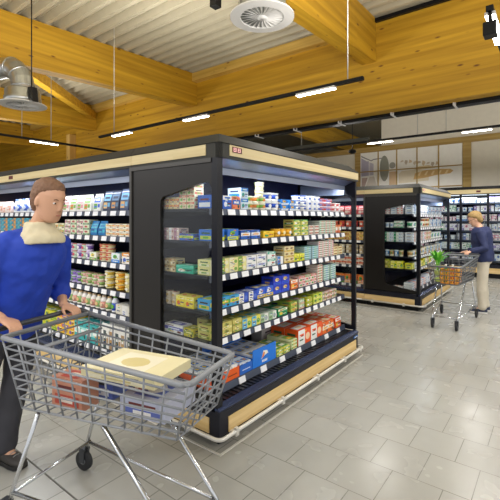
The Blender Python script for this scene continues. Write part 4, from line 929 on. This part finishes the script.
# ------------------------------------------------------------------ people
def remesh(mb, name, vox, mats, parent, smooth=6, noise=0, nscale=.12, seed=0):
    me = mb.mesh('tmp'); me.materials.clear(); me.materials.append(mats)
    for p in me.polygons: p.material_index = 0
    o = bpy.data.objects.new('tmp', me); C.objects.link(o)
    r = o.modifiers.new('r', 'REMESH'); r.mode = 'VOXEL'; r.voxel_size = vox; r.use_smooth_shade = True
    s = o.modifiers.new('s', 'SMOOTH'); s.iterations = smooth; s.factor = .5
    if noise:
        tx = bpy.data.textures.new('folds', 'CLOUDS'); tx.noise_scale = nscale
        d = o.modifiers.new('d', 'DISPLACE'); d.texture = tx; d.strength = noise; d.mid_level = .5
    dg = bpy.context.evaluated_depsgraph_get(); m2 = bpy.data.meshes.new_from_object(o.evaluated_get(dg)); m2.name = name
    bpy.data.objects.remove(o)
    m2.materials.clear(); m2.materials.append(mats)
    for p in m2.polygons: p.use_smooth = True; p.material_index = 0
    if parent is not None: m2.transform(Matrix.Translation(-world_loc(parent)))
    q = bpy.data.objects.new(name, m2); C.objects.link(q); q.parent = parent
    return q
def limb(mb, pts, rs, add=0.):
    """tapered limb with rounded ends through joints"""
    P = [Vector(p) for p in pts]; out = []; R = []
    d0 = (P[1]-P[0]).normalized(); d1 = (P[-1]-P[-2]).normalized()
    rs = [r+add for r in rs]
    for t in (.95, .6, .25): out.append(P[0]-d0*rs[0]*t*.9); R.append(rs[0]*math.sqrt(1-t*t))
    for i, p in enumerate(P):
        out.append(p); R.append(rs[i])
        if i < len(P)-1: out.append((p+P[i+1])/2); R.append((rs[i]+rs[i+1])/2)
    for t in (.25, .6, .95): out.append(P[-1]+d1*rs[-1]*t*.9); R.append(rs[-1]*math.sqrt(1-t*t))
    mb.tube(out, R, BLACK, 16)
def hand(mb, wrist, palm_dir, back_dir, thumb_dir, s=1., curl=1.0):
    """palm and five bent fingers; palm_dir along the hand, back_dir = normal of the back of the hand"""
    w = Vector(wrist); f = Vector(palm_dir).normalized(); b = Vector(back_dir).normalized(); t = Vector(thumb_dir).normalized()
    mb.loft([(w-f*.01, t*.026*s, b*.018*s), (w+f*.03*s, t*.034*s, b*.017*s), (w+f*.07*s, t*.042*s, b*.015*s), (w+f*.092*s, t*.038*s, b*.012*s)], BLACK, 14)
    for k, (off, l) in enumerate(((.030, .070), (.010, .078), (-.010, .073), (-.030, .058))):
        p = w+f*.085*s+t*off*s; pts = [p]; a = .25*curl; d = f
        for j, q in enumerate((.45, .32, .23)):
            a2 = a+j*.75*curl; d = f*math.cos(a2)-b*math.sin(a2); pts.append(pts[-1]+d*l*q*s)
        limb(mb, pts, [.0095*s, .009*s, .0085*s, .0075*s])
    p = w+f*.025*s+t*.028*s; q = p+(f*.6+t*.6-b*.2).normalized()*.04*s; r = q+(f*.8-b*.55).normalized()*.032*s
    limb(mb, [p, q, r], [.013*s, .011*s, .009*s])
def person(label, J, skin, hair_col, jacket, trousers, shoe, hair_style='short', glasses=False, sleeve=1.0, s=1., female=False, mirror_gray=None):
    """J: world joints; f = facing direction, r = right-hand direction"""
    root = thing('person', label, 'person', (J['pelvis'][0], J['pelvis'][1], 0))
    V = {k: Vector(v) for k, v in J.items() if k not in ('f', 'hf')}; f = Vector(J['f']).normalized(); up = Vector((0, 0, 1)); r = f.cross(up).normalized()
    hf = Vector(J.get('hf', J['f'])).normalized(); hr = hf.cross(up).normalized(); hu = hr.cross(hf).normalized()
    SK = mat(skin, .5, spec=.4, var=.05)
    def torso(mb, add, top=True, z0=0):
        pel, ch, nk = V['pelvis'], V['chest'], V['neck']; ax = (ch-pel).normalized(); ff = (f-ax*f.dot(ax)).normalized()
        hipw, waw, chw = (.165, .150, .165) if female else (.16, .155, .185)
        sec = [(pel-ax*.10, hipw*.7, .09), (pel-ax*.06, hipw*.95, .115), (pel, hipw, .12), (pel+ax*.12, waw, .115), (pel+ax*.25, waw*1.03, .12), (ch-ax*.02, chw, .125), (ch+ax*.08, chw*.97, .115), (ch+ax*.14, chw*.75, .09), (ch+ax*.17, chw*.4, .06)]
        if not top: sec = sec[:4]
        if z0: sec = sec[z0:]
        mb.loft([(c, r*(a+add)*s, ff*(b+add)*s) for c, a, b in sec], BLACK, 24)
    # body: one continuous skin surface
    mb = MB(); torso(mb, 0)
    limb(mb, [V['chest']+(V['neck']-V['chest'])*.6, V['neck'], V['head']-hu*.03], [.06*s, .052*s, .05*s])
    h = V['head']
    mb.loft([(h+hu*z*s+hf*o*s, hr*a*s, hf*b*s) for z, o, a, b in ((-.118, .045, .025, .022), (-.105, .035, .045, .045), (-.075, .02, .058, .070), (-.035, .008, .066, .085), (0, 0, .072, .094), (.04, -.005, .075, .097), (.08, -.01, .066, .085), (.105, -.012, .045, .058), (.118, -.012, .02, .025))], BLACK, 24)
    mb.loft([(h+hf*(.088)*s+hu*.012*s, hr*.008, hu*.008), (h+hf*.100*s-hu*.012*s, hr*.011, hu*.012), (h+hf*.108*s-hu*.030*s, hr*.014, hu*.010), (h+hf*.088*s-hu*.042*s, hr*.016, hu*.006)], BLACK, 12)   # nose
    for sd in (-1, 1):
        e = h+hr*sd*.073*s-hf*.005-hu*.01; mb.loft([(e-hr*sd*.006, hf*.012, hu*.022), (e+hr*sd*.005, hf*.016, hu*.028), (e+hr*sd*.012, hf*.010, hu*.02)], BLACK, 12)   # ears
    mb.loft([(h+hf*.076*s-hu*.068*s, hr*.018, hu*.006), (h+hf*.089*s-hu*.067*s, hr*.016, hu*.008), (h+hf*.092*s-hu*.067*s, hr*.008, hu*.004)], BLACK, 12)   # lips
    for S in 'LR':
        limb(mb, [V['sho'+S], V['elb'+S], V['wri'+S]], [.048*s, .038*s, .027*s])
        limb(mb, [V['hip'+S], V['kne'+S], V['ank'+S]], [.078*s, .055*s, .038*s])
        hd_ = (V['wri'+S]-V['elb'+S]).normalized(); g = Vector(J.get('grip'+S, (0, 0, 1)))
        pd = Vector(J.get('pd'+S, hd_)); bk = Vector(J.get('bk'+S, (0, 0, 1))); bk = (bk-pd.normalized()*bk.dot(pd.normalized())).normalized()
        tdir = pd.cross(bk).normalized()*(1 if S == 'R' else -1)*-1
        hand(mb, V['wri'+S]+pd.normalized()*.012, pd, bk, tdir, s*.95, 1.1)
        limb(mb, [V['ank'+S], V['ank'+S]+(V['toe'+S]-V['ank'+S])*.7], [.036, .03])
    body = remesh(mb, 'body', .0055, SK, root, 5)
    # trousers
    T = mat(trousers, .8, var=.12, scale=6); mb = MB(); torso(mb, .012, False)
    for S in 'LR': limb(mb, [V['hip'+S], V['kne'+S], V['ank'+S]+Vector((0, 0, .015))], [.088*s, .072*s, .062*s], .006)
    remesh(mb, 'trousers', .009, T, root, 6, .022, .13)
    # jacket
    K = mat(jacket, .7, var=.10, scale=5); mb = MB(); torso(mb, .040 if female else .030, True, 1)
    for S in 'LR':
        wr = V['elb'+S]+(V['wri'+S]-V['elb'+S])*(sleeve*.93)
        limb(mb, [V['chest']+(V['sho'+S]-V['chest'])*.6+Vector((0, 0, .05)), V['sho'+S], V['elb'+S], wr], [.06*s, .064*s, .054*s, .042*s if sleeve > .5 else .055], .008)
    jk = remesh(mb, 'jacket', .009, K, root, 6, .026, .11)
    cl = MB(); n0 = V['neck']; cl.loft([(n0-up*.075-f*.02, r*.09, f*.078), (n0-up*.045-f*.015, r*.076, f*.072), (n0-up*.02-f*.01, r*.068, f*.066)], BLACK, 18)
    remesh(cl, 'collar', .008, K, root, 3)
    if mirror_gray:
        sc = MB(); sc.loft([(n0-up*.10+f*.035, r*.13, f*.10), (n0-up*.06+f*.03, r*.125, f*.105), (n0-up*.02+f*.01, r*.095, f*.088), (n0+up*.02+f*.005, r*.078, f*.076)], BLACK, 24)
        remesh(sc, 'scarf', .008, mat(mirror_gray, .85, var=.15), root, 6, .018, .05)
    # hair
    H = mat(hair_col, .75, var=.35, scale=60, bump=.6); mb = MB()
    if hair_style == 'short':
        sec = ((-.075, -.062, .040, .030), (-.04, -.052, .068, .050), (.0, -.044, .078, .060), (.03, -.036, .081, .072), (.055, -.022, .081, .086), (.08, -.014, .077, .094), (.104, -.012, .064, .080), (.122, -.014, .042, .052), (.132, -.014, .014, .018))
    else:
        sec = ((-.085, -.06, .035, .03), (-.05, -.058, .075, .058), (.0, -.050, .092, .072), (.035, -.034, .096, .090), (.065, -.020, .093, .104), (.10, -.014, .078, .092), (.128, -.014, .05, .06), (.143, -.014, .015, .02))
    mb.loft([(h+hu*z*s+hf*o*s, hr*a*s, hf*b*s) for z, o, a, b in sec], BLACK, 24)
    remesh(mb, 'hair', .005, H, root, 3, .012, .025)
    for sd in (-1, 1):
        p = h+hf*.082*s+hr*sd*.031*s+hu*.002
        MB().ball(p, (.0085, .0085, .006), mat('D8D2CC', .3), 10).ball(p+hf*.005, (.0055, .0055, .005), mat('2A2420', .2), 8).build('eye', root)
        MB().tube([p+hu*.020-hr*.014+hf*.008, p+hu*.024+hf*.010, p+hu*.020+hr*.014+hf*.008], .003, H, 6).build('eyebrow', root)
    MB().tube([h+hf*.0945*s-hu*.066*s-hr*.016, h+hf*.099*s-hu*.066*s, h+hf*.0945*s-hu*.066*s+hr*.016], .0028, mat('A0584A', .5), 6).build('mouth', root)
    if glasses:
        g = MB(); G = mat('2A2020', .3)
        for sd in (-1, 1):
            c = h+hf*.102*s+hr*sd*.032*s+hu*.0; g.tube([c+hr*.025*math.cos(a)+hu*.017*math.sin(a) for a in [2*PI*i/14 for i in range(15)]], .0022, G, 6)
            g.tube([c+hr*sd*.025+hu*.005, h+hr*sd*.079*s+hf*.03+hu*.008, h+hr*sd*.082*s-hf*.01+hu*.006], .002, G, 6)
        g.tube([h+hf*.104*s-hr*.008+hu*.004, h+hf*.106*s+hu*.007, h+hf*.104*s+hr*.008+hu*.004], .002, G, 6); g.build('glasses', root)
    # shoes
    SHm = mat(shoe, .6, var=.2, scale=20)
    for S in 'LR':
        a, t = V['ank'+S], V['toe'+S]; d = Vector((t.x-a.x, t.y-a.y, 0)).normalized(); q = d.cross(up); zf = min(a.z, t.z+.07)-.075+.0; L = .0
        base = Vector((a.x, a.y, t.z)); mb = MB()
        secs = [(-.075, .03, .03, .028), (-.06, .045, .034, .042), (-.02, .05, .037, .05), (.03, .045, .041, .045), (.09, .036, .046, .036), (.14, .030, .045, .03), (.175, .026, .034, .024), (.19, .024, .018, .018)]
        mb.loft([(base+d*o_+up*z, q*w_, up*hh) for o_, z, w_, hh in secs], BLACK, 18)
        limb(mb, [base+up*.05, base+up*.10], [.048, .045])
        so = remesh(mb, 'shoe', .006, SHm, root, 4)
        sl = MB(); sp = []
        for o_, w_ in ((-.08, .03), (-.05, .04), (0, .040), (.05, .042), (.10, .049), (.15, .046), (.185, .028)): sp.append((o_, w_))
        poly = [base+d*a_+q*b_ for a_, b_ in sp]+[base+d*a_-q*b_ for a_, b_ in reversed(sp)]
        sl.prism([(p.x, p.y) for p in poly], 2, max(.001, t.z-.004), t.z+.022, mat('E4E0DA' if shoe == '1E2A48' else '1A1A1A', .6)); sl.build('sole', so)
        lc = MB()
        for k in range(4): c = base+d*(.03+.028*k)+up*(.094-.0105*k); lc.tube([c-q*.022, c+up*.004, c+q*.022], .003, mat('8A8A86', .6), 6)
        lc.build('laces', so)
    return root
# person in blue at the left, leaning onto the foreground cart
F1 = Vector((.97, .24, 0)).normalized(); R1 = Vector((F1.y, -F1.x, 0)); H1 = Vector((-2.349, 1.09, 0))
def P1(a, b, z): q = H1+F1*(a+(.11 if z > .9 and z not in (1.055,) else 0))+R1*b; return (q.x, q.y, z)
person('person in a blue jacket and dark trousers pushing the foreground cart', dict(
    f=tuple(F1+Vector((0, 0, 0))), hf=tuple(F1+Vector((0, 0, -.25))), pelvis=P1(-.40, 0, .98), chest=P1(-.24, 0, 1.36), neck=P1(-.16, 0, 1.555), head=P1(-.075, 0, 1.70),
    shoL=P1(-.22, -.19, 1.45), elbL=P1(-.30, -.27, 1.14), wriL=P1(-.085, -.20, 1.055), shoR=P1(-.22, .19, 1.45), elbR=P1(-.32, .27, 1.14), wriR=P1(-.085, .20, 1.055),
    pdL=tuple(F1+Vector((0, 0, -.25))), pdR=tuple(F1+Vector((0, 0, -.25))),
    hipL=P1(-.41, -.09, .92), kneL=P1(-.40, -.10, .50), ankL=P1(-.50, -.10, .095), toeL=P1(-.33, -.10, .012), hipR=P1(-.41, .09, .92), kneR=P1(-.50, .10, .50), ankR=P1(-.82, .10, .10), toeR=P1(-.66, .10, .012)),
    'C99A7C', '7A5A44', '1B3FB0', '3A3A40', '34302C', 'short', sleeve=.35, mirror_gray='CFC4A4')
# shopper by the far cart: faces left, near hand on the cart handle
F2 = Vector((-1, -.12, 0)).normalized(); R2 = F2.cross(Vector((0, 0, 1)))
B2 = Vector((-.98, 7.72, 0))
def P2_(a, b, z): q = B2+F2*a+R2*b; return (q.x, q.y, z)
person('person with short blond hair, navy jacket and beige trousers, hand on the far cart', dict(
    f=tuple(F2), hf=tuple(F2+Vector((0, -.15, -.42))), pelvis=P2_(0, 0, .93), chest=P2_(.03, 0, 1.28), neck=P2_(.07, 0, 1.46), head=P2_(.13, 0, 1.58),
    shoL=P2_(.04, -.17, 1.355), elbL=P2_(-.02, -.24, 1.10), wriL=(-1.13, 7.435, 1.045), shoR=P2_(.04, .17, 1.355), elbR=P2_(.0, .22, 1.08), wriR=P2_(.24, .16, 1.02),
    pdL=(-.35, -.8, -.15), hipL=P2_(0, -.085, .88), kneL=P2_(.03, -.09, .48), ankL=P2_(.02, -.10, .095), toeL=P2_(.2, -.10, .012), hipR=P2_(0, .085, .88), kneR=P2_(.02, .09, .48), ankR=P2_(-.02, .12, .095), toeR=P2_(.16, .12, .012)),
    'D9A98C', '9C8050', '1C2750', 'C9C0AC', '1E2A48', 'fluffy', glasses=True, sleeve=.95, s=1.0, female=True)

# ------------------------------------------------------------------ light
w = bpy.data.worlds.new('store_ambient_fill'); scn.world = w; w.use_nodes = True  # even ambient fill standing in for the unseen rest of the store
bg = w.node_tree.nodes['Background']; bg.inputs[0].default_value = (.96, .97, 1., 1); bg.inputs[1].default_value = 1.05
def area(x, y, z, sx, sy, e, col=(1, .97, .94), rot=(0, 0, 0)):
    e *= .72 if rot[0] else .32
    L = bpy.data.lights.new('unseen_store_light', 'AREA'); L.shape = 'RECTANGLE'; L.size = sx; L.size_y = sy; L.energy = e; L.color = col
    o = bpy.data.objects.new('unseen_store_light', L); C.objects.link(o); o.location = (x, y, z); o.rotation_euler = rot
for x, y in ((1.0, 2.0), (-1.2, -.8), (-3.5, -.5), (.6, 5.0), (1.2, 8.5), (-6, -.6), (-5.5, 9.5), (-1.5, 10.5), (-3.6, 11.2), (-.4, 6.6)): area(x, y, 3.0, .12, 1.4, 30 if (x, y) == (1.0, 2.0) else 150 if y < 0 else 45 if y < 6 else 110)
for x, y in ((-.4, 1.2), (1.6, 4.5), (-4.3, 1.0), (-8.5, 4.), (-4.3, 3.2), (-1, 3.4), (-4, 9.5), (0, 10), (-12, 3.5)): area(x, y, 3.1, .15, 2.2, 90, (1, .96, .92), (PI, 0, 0))  # added upward fill that brightens deck and timbers, no fixtures there
def strip(x0, y0, x1, y1, z, e):
    L = bpy.data.lights.new('case_led', 'AREA'); L.shape = 'RECTANGLE'; L.color = (.85, .92, 1.); dx, dy = x1-x0, y1-y0
    L.size, L.size_y = (abs(dx), .03) if abs(dx) > abs(dy) else (.03, abs(dy)); L.energy = e
    o = bpy.data.objects.new('case_led', L); C.objects.link(o); o.location = ((x0+x1)/2, (y0+y1)/2, z)
    return o
for dy in (0, DY):
    o = strip(-2.01, 2.15+dy, -2.01, 4.35+dy, 1.955, 14)
    o = strip(-7.2 if dy == 0 else -5.5, 2.205+dy, -2.9, 2.205+dy, 1.955, 26 if dy == 0 else 15)
strip(-4, 12.27, .8, 12.27, 2.2, 40)
vs_ = scn.view_settings; scn.display_settings.display_device = 'sRGB'; vs_.view_transform = 'Standard'; vs_.look = 'None'; vs_.gamma = 1; vs_.exposure = 0.0; vs_.use_curve_mapping = False
